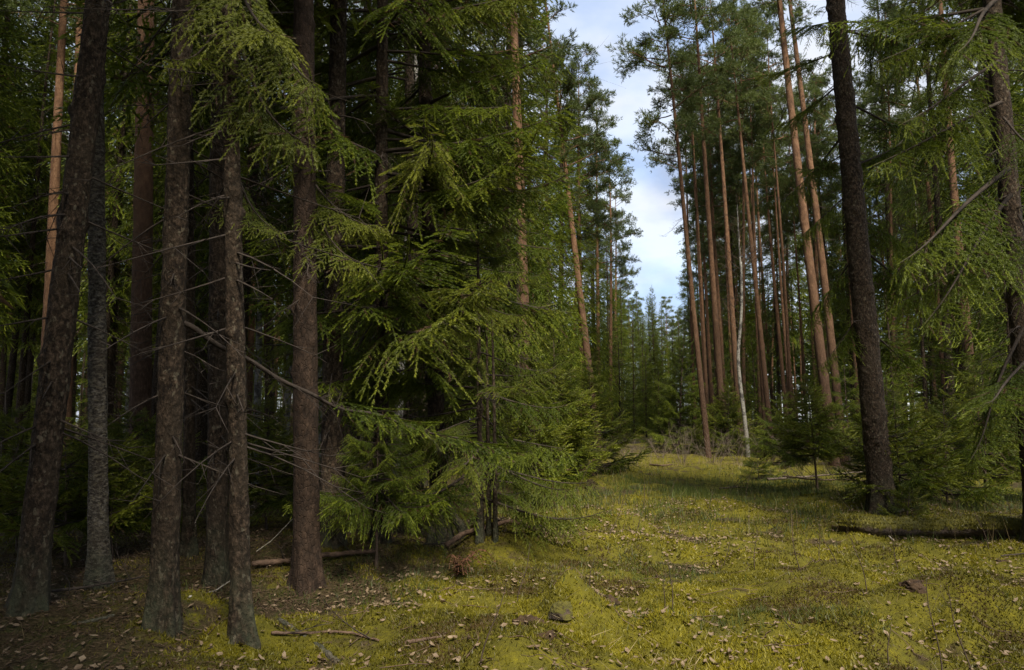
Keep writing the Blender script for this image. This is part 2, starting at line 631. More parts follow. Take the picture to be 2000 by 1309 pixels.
def needle_template(n, length, width, twig=True, spread=(35, 65), flat_=0.55):
    """one shoot of unit length along +x covered with needles"""
    v, f, tt = [], [], []
    for k in range(n):
        s = (k + rs.uniform(0, 0.9)) / n
        a = rs.uniform(0, 2 * math.pi)
        el = R(rs.uniform(*spread)) * (1 - 0.5 * s)
        d = np.array((math.cos(el), math.sin(el) * math.cos(a), math.sin(el) * math.sin(a) * flat_ + 0.08))
        p0 = np.array((s * 0.97, 0, 0))
        side = norm(np.cross(d, rs.normal(size=3))) * width
        ln = length * rs.uniform(0.75, 1.1)
        b = len(v)
        v += [p0 - side, p0 + side, p0 + d * ln]
        f.append((b, b + 1, b + 2))
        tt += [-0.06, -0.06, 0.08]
    return np.array(v), np.array(f), np.array(tt)


T_NEAR = needle_template(46, 0.24, 0.029)
T_MID = needle_template(10, 0.40, 0.066, spread=(24, 52))
T_FAR = needle_template(6, 0.6, 0.085, spread=(14, 50))
T_TUFT = needle_template(13, 0.9, 0.06, spread=(25, 75), flat_=1.0)
T_TUFT[0][:, 0] *= 0.8


def frames(d, roll):
    d = norm(d)
    s = np.cross(np.array((0, 0, 1.0)), d)
    bad = np.linalg.norm(s, axis=1) < 1e-4
    s[bad] = (1, 0, 0)
    s = norm(s)
    u = np.cross(d, s)
    c_, k_ = np.cos(roll)[:, None], np.sin(roll)[:, None]
    return d, s * c_ + u * k_, u * c_ - s * k_


def spruce_bough(Lb, g, droop=0.25, uptip=0.18, hang=0.5, step2=0.045, step3=0.042, bare=0.16, wscale=1.0, sl=0.085, wood=True, full=False):
    """a flat spruce branch along +x: returns shoots (pos, dir, length, tint) and wood tubes"""
    s = np.linspace(0, 1, 14)
    wy = Lb * 0.05 * np.sin(s * g.uniform(2, 5) + g.uniform(0, 6)) * s
    main = np.stack([Lb * s * (1 - 0.08 * droop), wy, Lb * (-droop * s ** 1.25 + uptip * s ** 3.2)], 1)
    tubes = [(main, 0.011 * Lb * (1 - 0.88 * s) + 0.0016)]
    pos, dr, ln, ti = [], [], [], []

    def ev(u):
        i = min(int(u * 13), 12)
        q = u * 13 - i
        return main[i] * (1 - q) + main[i + 1] * q, norm(main[i + 1] - main[i])
    n2 = int(Lb * (1 - bare) / step2)
    for k in range(n2):
        u = bare + (1 - bare) * (k + g.uniform(0, 0.7)) / n2
        if g.uniform() < 0.07:
            continue
        p0, tg = ev(min(u, 0.999))
        side = 1 if k % 2 else -1
        lat = norm(np.cross(tg, (0, 0, 1))) * side
        rise = min(1.0, (u - bare * 0.5) / 0.22)
        l2 = Lb * wscale * (0.8 if full else 1.0) * (0.40 * (1 - u) ** 0.75 + 0.05) * g.uniform(0.6, 1.15) * rise
        a = R(g.uniform(42, 66))
        d2 = norm(tg * math.cos(a) + lat * math.sin(a) + np.array((0, 0, g.uniform(-0.3, 0.2))))
        m_ = max(2, int(l2 / step3))
        w = np.linspace(0, 1, m_ + 1)
        line = p0 + d2 * (l2 * w)[:, None] + np.array((0, 0, -1.0)) * (hang * l2 * w ** 1.7)[:, None]
        line = line + tg * (0.12 * l2 * w ** 2)[:, None]
        if l2 > 0.07 and wood:
            tubes.append((line[:: max(1, m_ // 3)] if m_ > 3 else line[[0, -1]], 0.0022 * (0.6 + l2)))
        dd = norm(np.gradient(line, axis=0))
        age = 0.36 + 0.28 * u
        for i in range(1 if u > bare + 0.1 else 2, m_ + 1):
            along = dd[i]
            pos.append(line[i])
            dr.append(along)
            ln.append(sl * g.uniform(0.8, 1.15) * (1.1 if i == m_ else 1))
            ti.append(age + 0.22 * (i / m_) ** 2 + g.uniform(-0.1, 0.1) + (0.12 if i == m_ else 0))
            for sd in ((1, -1) if full else ((1 if i % 2 else -1),)):
                if i == m_ or g.uniform() > 0.9:
                    continue
                lt = norm(np.cross(along, (0, 0, 1))) * sd
                e = R(g.uniform(38, 60))
                pos.append(line[i])
                dr.append(norm(along * math.cos(e) + lt * math.sin(e) + np.array((0, 0, -hang * g.uniform(0.1, 0.7)))))
                ln.append(sl * g.uniform(0.7, 1.25) * (1.35 * (1.15 - 0.5 * i / m_) if full else 1.0))
                ti.append(age + 0.12 * (i / m_) + g.uniform(-0.1, 0.12))
    for u in np.arange(max(0.3, bare), 1.0, step2):
        p0, tg = ev(min(u, 0.999))
        pos.append(p0), dr.append(tg), ln.append(sl * 1.1), ti.append(0.4 + 0.35 * u)
    ti = np.array(ti)
    ti[g.uniform(size=len(ti)) < 0.07] = 0.08
    return np.array(pos), np.array(dr), np.array(ln), ti, tubes


def needles_into(mb, sh, tmpl, g, mat_=0, dtint=0.0, k=1.0, wk=1.0):
    pos, dr, ln, ti = sh[:4]
    F, S, U = frames(dr, g.uniform(-0.7, 0.7, len(pos)))
    mb.stamp(*tmpl, pos, F, S, U, ln * k, ti + dtint, mat_, wid=ln * k * wk)


# boughs that near trees carry one by one: branch (wood) + foliage (needles), unit sizes 1.6 m
BRIGHT = {}     # the same needles in a brighter green: sunlight put into the colour
BOUGH = []       # (length, wood mesh, near needles, mid needles)
BSPEC = [(1.6, .22, .16, .35, .16), (1.6, .38, .26, .75, .2), (1.7, .10, .10, .3, .14), (1.8, .5, .22, 1.0, .22), (1.5, .3, .3, .55, .12), (2.0, .28, .2, .9, .3), (0.8, .12, .2, .12, .1), (0.7, .2, .25, .2, .08), (2.0, .16, .06, 1.15, .2), (1.7, .22, .05, .8, .16)]
for k, (Lb, dp, up, hg, bare) in enumerate(BSPEC):
    g = np.random.default_rng(100 + k)
    sh = spruce_bough(Lb, g, dp, up, hg, bare=bare, step2=0.05 if Lb < 1 else 0.045, wscale=1.3 if Lb < 1 else 1.0, full=True)
    w = MB()
    for pts, r_ in sh[4]:
        w.tube(pts, r_, 4 if len(pts) < 8 else 6)
    nb, mbm = MB(), MB()
    needles_into(nb, sh, T_NEAR, g)
    needles_into(mbm, sh, T_MID, g, k=1.15)
    BOUGH.append((Lb, w.mesh('branch_wood', [M['live_branch']]), nb.mesh('branch_needles_fine', [M['young' if Lb < 1 else 'spruce']]), mbm.mesh('branch_needles', [M['young' if Lb < 1 else 'spruce']])))


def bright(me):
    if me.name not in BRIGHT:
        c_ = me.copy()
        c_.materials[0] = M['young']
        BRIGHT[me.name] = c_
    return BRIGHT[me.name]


def add_bough(tree, base, direction, length, kind, near=False, roll=0.0, sun_tint=False):
    """a branch part with its foliage sub-part; base and direction in the tree's own space"""
    Lb, wm, nm, mm = BOUGH[kind]
    d = Vector(direction).normalized()
    # the bough's own droop belongs to its mesh; here only heading and tilt
    y = Vector((0, 0, 1)).cross(d)
    y = y.normalized() if y.length > 1e-4 else Vector((0, 1, 0))
    z = d.cross(y)
    rot = Matrix((d, y, z)).transposed().to_4x4() @ Matrix.Rotation(roll, 4, 'X')
    o = link('branch', wm, tree)
    o.matrix_local = Matrix.Translation(Vector(base)) @ rot @ Matrix.Scale(length / Lb, 4)
    fm = nm if near else mm
    link('foliage', bright(fm) if sun_tint else fm, o)
    return o


# dead twiggy branches
DEAD = []
for k in range(5):
    g = np.random.default_rng(300 + k)
    mb = MB()
    s = np.linspace(0, 1, 9)
    Ld = 1.0
    main = np.stack([s * Ld, 0.05 * np.sin(s * 7 + k) * s, -0.12 * s ** 1.3 + 0.05 * np.sin(s * 6 + k) * s], 1)
    mb.tube(main, 0.013 * (1 - 0.85 * s) + 0.0015, 5)
    for q in range(14):
        u = g.uniform(0.2, 1)
        i = int(u * 8)
        p0 = main[min(i, 8)]
        sd = 1 if q % 2 else -1
        l2 = 0.45 * (1.1 - u) * g.uniform(0.5, 1.2) + 0.06
        d2 = norm((g.uniform(0.5, 1), sd * g.uniform(0.4, 1.0), g.uniform(-0.8, 0.1)))
        w = np.linspace(0, 1, 4)
        ln_ = p0 + d2 * (l2 * w)[:, None] + np.array((0, 0, -0.15 * l2)) * (w ** 2)[:, None]
        mb.tube(ln_, 0.0045 * (1 - 0.8 * w) + 0.0007, 3)
        for e in range(3):
            j = g.integers(1, 4)
            d3 = norm(d2 + g.normal(size=3) * 0.6)
            mb.tube(np.stack([ln_[j], ln_[j] + d3 * l2 * 0.4]), [0.0022, 0.0006], 3)
    DEAD.append(mb.mesh('dead_branch', [M['twig']]))


def add_dead(tree, base, direction, length, kind):
    d = Vector(direction).normalized()
    y = Vector((0, 0, 1)).cross(d).normalized()
    rot = Matrix((d, y, d.cross(y))).transposed().to_4x4()
    o = link('dead_branch', DEAD[kind % 5], tree)
    o.matrix_local = Matrix.Translation(Vector(base)) @ rot @ Matrix.Scale(length, 4)
    return o


# ------------------------------------------------------------------ trunks
def trunk_curve(H, g, wob=0.012):
    a, b_, p1, p2 = g.uniform(2, 4), g.uniform(5, 8), g.uniform(0, 6), g.uniform(0, 6)

    def cv(z):
        u = np.asarray(z) / H
        return np.stack([wob * H * (np.sin(a * u + p1) - math.sin(p1)) * 0.5 * u, wob * H * (np.sin(b_ * u + p2) - math.sin(p2)) * 0.35 * u], -1)
    return cv


def trunk_mesh(name, H, r0, g, material, zdet=7.0, sides=28, nz=150, rough=0.012, flare=0.45, bumps=0.0, cv=None, tip=0.06):
    """a tapered trunk with root flare and uneven bark; r0 is the radius at chest height"""
    z1 = np.concatenate([np.linspace(-0.25, 0.5, max(8, nz // 8))[:-1], np.linspace(0.5, zdet, nz)[:-1], np.linspace(zdet, H, max(4, nz // 8))]) if zdet < H else np.linspace(-0.25, H, nz)
    a = np.arange(sides) * 2 * math.pi / sides
    zz, aa = np.meshgrid(z1, a, indexing='ij')
    u = np.clip(zz / H, 0, 1)
    rad = r0 * (1.06 - 0.78 * u - 0.22 * u ** 3) + tip * r0
    low = np.exp(-np.clip(zz + 0.05, 0, None) / 0.22)
    lobes = 0.30 + 0.9 * np.clip(np.sin(aa * g.integers(4, 6) + g.uniform(0, 6)), 0, 1) ** 1.6 + 0.4 * np.clip(np.sin(aa * 3 + g.uniform(0, 6)), 0, 1)
    rad = rad * (1 + flare * low * lobes)
    cx, sx = np.cos(aa), np.sin(aa)
    q = 1.0
    n = vnoise3(cx * rad * 9 + 50, sx * rad * 9 + 50, zz * 5 + 50, 5) * 1.0 + vnoise3(cx * rad * 26 + 50, sx * rad * 26 + 50, zz * 17 + 50, 6) * 0.8
    n += vnoise3(cx * rad * 60 + 50, sx * rad * 60 + 50, zz * 42 + 50, 8) * 0.6
    rad = rad + rough * n * q
    for _ in range(int(bumps)):          # branch scars and collars
        bz, ba = g.uniform(1.0, zdet), g.uniform(0, 6.28)
        dz, da = (zz - bz) / 0.05, np.angle(np.exp(1j * (aa - ba))) * r0 / 0.05
        rad = rad + 0.028 * np.exp(-(dz ** 2 + da ** 2))
    cv = cv or trunk_curve(H, g)
    off = cv(np.clip(z1, 0, None))
    V = np.stack([off[:, None, 0] + rad * cx, off[:, None, 1] + rad * sx, zz], -1)
    mb = MB()
    mb.add(V, grid_faces(len(z1), sides, True))
    return mb.mesh(name, [material], True), cv


def taper(H, r0, z):
    u = z / H
    return r0 * (1.06 - 0.78 * u - 0.22 * u ** 3)


# ------------------------------------------------------------------ whole crowns for trees standing further off
def spruce_crown(name, H, z0, rmax, g, tmpl, step2, step3, sl, whorl, per, hang=0.6, dead=(0, 0), k=1.0, cv=None, wk=1.0, needles=None):
    mb = MB()
    cv = cv or (lambda z: np.zeros((*np.shape(z), 2)))
    z = z0
    while z < H - 0.25:
        u = (z - z0) / (H - z0)
        prof = (1 - u) ** 0.72 * (0.72 + 0.28 * min(1, u / 0.18 + 0.15))
        for j in range(per):
            a = g.uniform(0, 2 * math.pi)
            Lb = max(0.18, rmax * prof * g.uniform(0.55, 1.12))
            zz = z + g.uniform(-0.5, 0.5) * whorl
            dp = 0.55 * (1 - u) ** 0.8 - 0.35 * u ** 2 + g.uniform(-0.1, 0.1)
            sh = spruce_bough(Lb, g, dp, 0.2, hang * (1 - 0.6 * u), step2, step3, bare=0.28 if Lb > 1 else 0.1, sl=sl * (0.75 + 0.25 * min(1, Lb)), wood=False)
            ca, sa = math.cos(a), math.sin(a)
            Rm = np.array(((ca, -sa, 0), (sa, ca, 0), (0, 0, 1)))
            o = np.array((*cv(zz), zz))
            pos, dr = sh[0] @ Rm.T + o, sh[1] @ Rm.T
            F, S, U = frames(dr, g.uniform(-0.8, 0.8, len(pos)))
            tint = sh[3] + g.uniform(-0.1, 0.08) - 0.05
            mb.stamp(*tmpl, pos, F, S, U, sh[2] * k, tint, 0, wid=sh[2] * k * wk)
            pts, r_ = sh[4][0]
            mb.tube((pts @ Rm.T + o)[::3], r_[::3] * 0.8, 3, 0.5, 1)
        z += whorl * g.uniform(0.8, 1.2)
    # the leader
    pos = np.array([(*cv(zz), zz) for zz in np.arange(H - 0.5, H, 0.1)])
    F, S, U = frames(np.tile((0.02, 0, 1.0), (len(pos), 1)), g.uniform(0, 3, len(pos)))
    mb.stamp(*tmpl, pos, F, S, U, sl * 1.2, 0.6, 0)
    dead_into(mb, g, dead, cv)
    return mb.mesh(name, [M[needles or 'spruce'], M['spruce_bark'], M['twig']])


def dead_into(mb, g, dead, cv, n=None):
    d0, d1 = dead
    if d1 <= d0:
        return
    for _ in range(n or int((d1 - d0) * 7)):
        zz, a = g.uniform(d0, d1), g.uniform(0, 6.28)
        Ld = g.uniform(0.3, 0.95)
        s = np.linspace(0, 1, 5)
        ca, sa = math.cos(a), math.sin(a)
        o = np.array((*cv(zz), zz))
        ln_ = o + np.stack([ca * Ld * s, sa * Ld * s, -Ld * (0.35 * s + g.uniform(-0.1, 0.25) * s ** 2)], 1)
        mb.tube(ln_, 0.009 * (1 - 0.85 * s) + 0.001, 3, 0.5, 2)
        for q in range(6):
            i = g.integers(1, 5)
            d2 = norm(np.array((ca, sa, -0.3)) + g.normal(size=3) * 0.7)
            mb.tube(np.stack([ln_[i], ln_[i] + d2 * Ld * g.uniform(0.15, 0.4)]), [0.004, 0.001], 3, 0.5, 2)


def pine_crown(name, H, z0, rmax, g, nb=46, cv=None, deadz=None, asym=0.0):
    mb = MB()
    cv = cv or (lambda z: np.zeros((*np.shape(z), 2)))
    P_, D_, L_, T_ = [], [], [], []
    for k in range(nb):
        u = ((k + g.uniform(0, 1)) / nb) ** 0.85
        zz = z0 + (H - z0) * u
        a = g.uniform(0, 6.28)
        Lb = rmax * g.uniform(0.45, 1.1) * (0.6 + 0.4 * min(1, u / 0.2)) * (1 - 0.62 * u ** 2) * (1 + asym * math.cos(a - math.pi))
        rise = -0.12 + 0.75 * u + g.uniform(-0.15, 0.2)
        s = np.linspace(0, 1, 7)
        o = np.array((*cv(zz), zz))
        ca, sa = math.cos(a), math.sin(a)
        wob = g.uniform(-0.3, 0.3)
        line = o + np.stack([Lb * (ca * s - sa * wob * s ** 2), Lb * (sa * s + ca * wob * s ** 2), Lb * (rise * s + 0.22 * np.sin(s * g.uniform(2, 5)) * s)], 1)
        mb.tube(line, 0.022 * (0.4 + Lb / 2) * (1 - 0.8 * s) + 0.003, 4, 0.5, 1)
        ns = int(7 + 6 * Lb)
        for q in range(ns):
            v_ = g.uniform(0.35, 1.0)
            i = min(int(v_ * 6), 5)
            p0 = line[i] + (line[i + 1] - line[i]) * (v_ * 6 - i)
            d2 = norm((line[i + 1] - line[i]) / Lb * 6 * 0.7 + g.normal(size=3) * np.array((0.7, 0.7, 0.35)) + np.array((0, 0, 0.25)))
            l2 = Lb * g.uniform(0.15, 0.38) * (1.25 - 0.5 * v_) + 0.1
            e = p0 + d2 * l2
            mb.tube(np.stack([p0, p0 + d2 * l2 * 0.5 + (0, 0, 0.03), e]), [0.009, 0.006, 0.003], 3, 0.5, 1)
            nt_ = int(5 + 9 * l2)
            for r_ in range(nt_):
                w = g.uniform(0.25, 1.0)
                d3 = norm(d2 + g.normal(size=3) * 0.75 + np.array((0, 0, 0.35)))
                pp = p0 + d2 * l2 * w + d3 * g.uniform(0.02, 0.16)
                P_.append(pp), D_.append(d3), L_.append(g.uniform(0.12, 0.19)), T_.append(0.38 + 0.25 * g.uniform() + 0.12 * u)
    P_, D_, L_, T_ = map(np.array, (P_, D_, L_, T_))
    F, S, U = frames(D_, g.uniform(0, 6, len(P_)))
    mb.stamp(*T_TUFT, P_, F, S, U, L_, T_, 0)
    if deadz:
        dead_into(mb, g, deadz, cv, 16)
    return mb.mesh(name, [M['pine'], M['pine_bark'], M['twig']])


def twig_tree_into(mb, g, base, d, length, rad, depth, tint=0.5, m_=0, spread=0.55, up=0.15, n=5):
    s = np.linspace(0, 1, 5)
    bend = g.normal(size=3) * 0.12
    line = base + d * (length * s)[:, None] + (bend * length) * (s ** 2)[:, None] + np.array((0, 0, up * length)) * (s ** 2)[:, None]
    mb.tube(line, rad * (1 - 0.7 * s), 4 if depth > 1 else 3, tint, m_)
    if depth == 0:
        return
    for k in range(n):
        u = g.uniform(0.25, 1.0)
        i = min(int(u * 4), 3)
        p = line[i] + (line[i + 1] - line[i]) * (u * 4 - i)
        d2 = norm(d + g.normal(size=3) * spread)
        twig_tree_into(mb, g, p, d2, length * g.uniform(0.35, 0.65), rad * 0.45, depth - 1, tint, m_, spread, up, n)


def birch_crown(name, H, z0, g, cv):
    mb = MB()
    for k in range(26):
        zz = z0 + (H - z0) * (k / 26) ** 0.9
        a = g.uniform(0, 6.28)
        d = norm((math.cos(a), math.sin(a), 0.9))
        twig_tree_into(mb, g, np.array((*cv(zz), zz)), d, (H - zz) * 0.28 + 0.5, 0.016, 2, 0.5, 0, 0.5, -0.1, 5)
    return mb.mesh(name, [M['sapling']])


KIND = {}        # kind -> list of (height, [(part name, mesh), ...])


def make_kinds():
    full, high, young, pines, birches, small = [], [], [], [], [], []
    for k in range(3):
        g = np.random.default_rng(500 + k)
        H = (19, 21, 17)[k]
        tm, cv = trunk_mesh('spruce_trunk', H, (0.15, 0.17, 0.13)[k], g, M['spruce_bark'], sides=14, nz=40, bumps=4)
        cm = spruce_crown('spruce_crown', H, (0.9, 1.6, 0.6)[k], (2.3, 2.5, 2.1)[k], g, T_FAR, 0.105, 0.115, 0.18, 0.36, 7, hang=0.8, cv=cv)
        full.append((H, [('trunk', tm), ('crown', cm)]))
    for k in range(3):
        g = np.random.default_rng(520 + k)
        H = (21, 19, 23)[k]
        tm, cv = trunk_mesh('spruce_trunk', H, (0.14, 0.11, 0.16)[k], g, M['spruce_bark'], sides=14, nz=50, bumps=10)
        cm = spruce_crown('spruce_crown', H, (6.5, 5.0, 8.0)[k], (2.1, 1.8, 2.3)[k], g, T_FAR, 0.11, 0.12, 0.19, 0.40, 7, hang=0.9, dead=(1.2, 7.5), cv=cv)
        high.append((H, [('trunk', tm), ('crown', cm)]))
    for k in range(3):
        g = np.random.default_rng(540 + k)
        H = (5.5, 7.5, 4.0)[k]
        tm, cv = trunk_mesh('spruce_trunk', H, (0.05, 0.065, 0.04)[k], g, M['spruce_bark'], sides=8, nz=24, rough=0.004, zdet=3.0)
        cm = spruce_crown('spruce_crown', H, (0.5, 0.9, 0.25)[k], (1.25, 1.5, 1.0)[k], g, T_MID, 0.075, 0.08, 0.125, 0.24, 5, hang=0.35, cv=cv)
        young.append((H, [('trunk', tm), ('crown', cm)]))
    for k in range(4):
        g = np.random.default_rng(560 + k)
        H = (22, 24, 20, 23)[k]
        tm, cv = trunk_mesh('pine_trunk', H, (0.13, 0.15, 0.12, 0.14)[k], g, M['pine_bark'], sides=14, nz=50, flare=0.25)
        cm = pine_crown('pine_crown', H, (11, 13.5, 9.5, 12)[k], (2.1, 2.3, 2.0, 2.2)[k], g, 46, cv, deadz=(5, 12))
        pines.append((H, [('trunk', tm), ('crown', cm)]))
    tall = []
    for k in range(3):
        g = np.random.default_rng(570 + k)
        H = (24, 23, 25)[k]
        tm, cv = trunk_mesh('pine_trunk', H, (0.095, 0.085, 0.105)[k], g, M['pine_bark'], sides=14, nz=50, flare=0.25)
        cm = pine_crown('pine_crown', H, (15, 14, 16)[k], 1.9, g, 30, cv, deadz=(7, 15))
        tall.append((H, [('trunk', tm), ('crown', cm)]))
    for k in range(2):
        g = np.random.default_rng(580 + k)
        H = (15, 18)[k]
        tm, cv = trunk_mesh('birch_trunk', H, (0.075, 0.095)[k], g, M['birch_bark'], sides=12, nz=40, flare=0.3, rough=0.006, cv=trunk_curve(H, g, 0.03))
        birches.append((H, [('trunk', tm), ('crown', birch_crown('birch_crown', H, 5.5, g, cv))]))
    KIND.update(edge=full, high=high, young=young, pine=pines, birch=birches, tall=tall)


make_kinds()

# ------------------------------------------------------------------ trees one by one
TREES = []          # (thing, kind, x, y, base px)
NAMES = dict(edge='spruce_tree', high='spruce_tree', young='young_spruce', pine='pine_tree', birch='birch_tree', tall='pine_tree')
CATS = dict(edge='spruce tree', high='spruce tree', young='young spruce', pine='pine tree', birch='birch tree', tall='pine tree')


def orient(o, base, direction, rz, sc=1.0):
    d = Vector(direction).normalized()
    q = Vector((0, 0, 1)).rotation_difference(d)
    o.matrix_world = Matrix.Translation(Vector(base)) @ q.to_matrix().to_4x4() @ Matrix.Rotation(rz, 4, 'Z') @ Matrix.Scale(sc, 4)


PROTO = {}


def plant(kind, var, x, y, lean=(0, 0), sc=1.0, rz=None, label=None, group=None):
    H, parts = KIND[kind][var]
    z = float(ground_z(x, y))
    root = bpy.data.objects.new(NAMES[kind], None)
    COL.objects.link(root)
    if (kind, var) not in PROTO:
        PROTO[(kind, var)] = [bpy.data.objects.new(n_, me) for n_, me in parts]
    for p in PROTO[(kind, var)]:
        c_ = p.copy()
        COL.objects.link(c_)
        c_.parent = root
    orient(root, (x, y, z - 0.03), (lean[0], lean[1], 1), rng.uniform(0, 6.28) if rz is None else rz, sc)
    root['category'] = CATS[kind]
    if label:
        root['label'] = label
    if group:
        root['group'] = group
    TREES.append((root, kind, x, y))
    return root


def hero(name, label, cat, base_px, top_px, r0, H, material, seed, crown=None, flare=0.75, rough=0.010, sides=56, nz=330, zdet=7.5, bumps=14, wob=0.006, group=None, depth=None, topdY=0.0):
    """a tree placed by the foot and one higher point of its trunk in the photograph"""
    g = np.random.default_rng(seed)
    if depth is None:
        b_ = on_ground(*base_px)
    else:
        b_ = at(*base_px, depth)
        b_[2] = float(ground_z(b_[0], b_[1]))
    tp = at(*top_px, b_[1] + topdY)
    d = norm(tp - b_)
    root = thing(name, label, cat, group=group)
    orient(root, b_ - np.array((0, 0, 0.02)), d, 0)
    me, cv = trunk_mesh(name + '_trunk', H, r0, g, material, zdet=zdet, sides=sides, nz=nz, rough=rough, flare=flare, bumps=bumps, cv=trunk_curve(H, g, wob))
    link('trunk', me, root)
    if crown is not None:
        link('crown', crown, root)
    TREES.append((root, 'hero', b_[0], b_[1]))
    return root, b_, d, cv


def local(root, p):
    return root.matrix_world.inverted() @ Vector(p)


def ldir(root, v):
    return root.matrix_world.to_3x3().inverted() @ Vector(v)


SPRUCE_HIGH = [KIND['high'][k][1][1][1] for k in range(3)]
TALL_CR = [KIND['tall'][k][1][1][1] for k in range(3)]
PINE_CR = [KIND['pine'][k][1][1][1] for k in range(4)]

# --- the dark trunks at the left
tA, bA, dA, cA = hero('spruce_tree', 'thick dark spruce trunk leaning in at the far left edge of the wood', 'spruce tree', (55, 1186), (183, 60), 0.092, 21, M['spruce_bark'], 1, SPRUCE_HIGH[2])
tB, bB, dB, cB = hero('spruce_tree', 'straight dark spruce trunk with the long bare bough reaching over the moss', 'spruce tree', (318, 1226), (357, 0), 0.082, 20, M['spruce_bark'], 2, SPRUCE_HIGH[0])
tC, bC, dC, cC = hero('spruce_tree', 'slim flaky spruce trunk with a lichen grey foot beside the clearing', 'spruce tree', (472, 1240), (453, 300), 0.060, 17, M['spruce_bark'], 3, SPRUCE_HIGH[2])
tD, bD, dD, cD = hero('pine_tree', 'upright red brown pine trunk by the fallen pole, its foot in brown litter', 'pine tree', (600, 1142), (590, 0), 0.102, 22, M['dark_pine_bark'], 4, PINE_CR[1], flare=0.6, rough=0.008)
tE, bE, dE, cE = hero('spruce_tree', 'thick scaly spruce trunk standing at the right of the clearing behind the mossy log', 'spruce tree', (1724, 1002), (1633, 0), 0.175, 23, M['spruce_bark'], 5, None, rough=0.022, bumps=30, zdet=9)
tH, bH, dH, cH = hero('spruce_tree', 'dark spruce at the right edge with long drooping boughs', 'spruce tree', (2032, 1060), (1937, 0), 0.125, 21, M['spruce_bark'], 6, SPRUCE_HIGH[2], bumps=20)
# smaller trunks behind them
tA2, *_ = hero('birch_tree', 'grey birch trunk with a pale flank, just behind the leaning leftmost spruce', 'birch tree', (193, 1150), (188, 200), 0.07, 18, M['grey_birch'], 7, KIND['birch'][1][1][1][1], sides=24, nz=110, bumps=0)
tB2, *_ = hero('spruce_tree', 'thin dark spruce stem right behind the bough bearing trunk', 'spruce tree', (366, 1172), (368, 200), 0.055, 15, M['spruce_bark'], 8, SPRUCE_HIGH[1], sides=20, nz=100, depth=7.6)
tC2, *_ = hero('spruce_tree', 'middling spruce trunk showing between the slim flaky trunk and the one left of it', 'spruce tree', (424, 1140), (428, 200), 0.082, 18, M['spruce_bark'], 9, SPRUCE_HIGH[0], sides=24, nz=110)
tD2, *_ = hero('spruce_tree', 'shaded spruce trunk just behind the upright red brown pine', 'spruce tree', (646, 1064), (658, 100), 0.10, 20, M['spruce_bark'], 10, SPRUCE_HIGH[2], sides=24, nz=110)
tW, bW, dW, cW = hero('spruce_tree', 'spruce with forked mossy foot under the hanging green boughs', 'spruce tree', (860, 1062), (842, 500), 0.09, 17, M['spruce_bark'], 11, None, sides=24, nz=110, flare=0.9)
g = np.random.default_rng(66)
mb = MB()
s = np.linspace(0, 1, 9)
mb.tube(np.stack([0.30 - 0.24 * s + 0.03 * np.sin(s * 6), -0.06 + 0.03 * np.sin(s * 4), -0.08 + 0.72 * s], 1), 0.062 * (1.15 - 0.35 * s) * (1 + 0.12 * g.normal(size=9)), 10, cap=True)
link('root', mb.mesh('forked_root', [M['spruce_bark']], True), tW)
# orange pines that show on the left wall
tF, bF, *_ = hero('pine_tree', 'tall orange pine trunk rising bare out of the green left wall', 'pine tree', (1034, 905), (1003, 0), 0.15, 22, M['pine_bark'], 12, PINE_CR[0], sides=20, nz=90, depth=19, flare=0.2)
tG, *_ = hero('pine_tree', 'slanting orange pine among spruces next to the strip of sky', 'pine tree', (1172, 880), (1090, 240), 0.14, 20, M['pine_bark'], 13, PINE_CR[2], sides=18, nz=80, depth=28, flare=0.2)
# pines of the right stand, from the strip of sky outwards
PR = [((1384, 892), (1298, 80), 0.135, 22, 29, 3, 'leaning slender pine first in line right of the sky strip'),
      ((1385, 880), (1354, 210), 0.12, 21, 38, 2, 'thin orange pine close behind the leaning pine by the sky strip'),
      ((1416, 880), (1357, 84), 0.165, 23, 31, 1, 'bright orange pine, second large trunk from the sky strip'),
      ((1448, 880), (1397, 126), 0.16, 22, 33, 0, 'orange pine rising behind the crooked white birch'),
      ((1508, 880), (1434, 95), 0.15, 22, 34, 3, 'straight pine between the crooked birch and the paired orange pines'),
      ((1629, 900), (1519, 0), 0.19, 24, 23, 1, 'stout red orange pine, the left one of a pair'),
      ((1650, 900), (1551, 0), 0.17, 23, 25, 2, 'dull brown pine close at the side of the stout red one'),
      ((1462, 870), (1408, 250), 0.12, 21, 45, 0, 'far thin pine seen between two larger orange pines'),
      ((1540, 870), (1490, 250), 0.14, 21, 40, 2, 'grey brown pine farther back in the right stand')]
for k, (bp, tp, r0, H, dep, cr_, lab) in enumerate(PR):
    hero('pine_tree', lab, 'pine tree', bp, tp, r0 * 0.78, H, M['pine_bark'], 40 + k, PINE_CR[cr_] if k == 0 else TALL_CR[cr_ % 3], sides=18, nz=90, depth=dep, flare=0.2, group='pines of the right stand', wob=0.008, zdet=14)
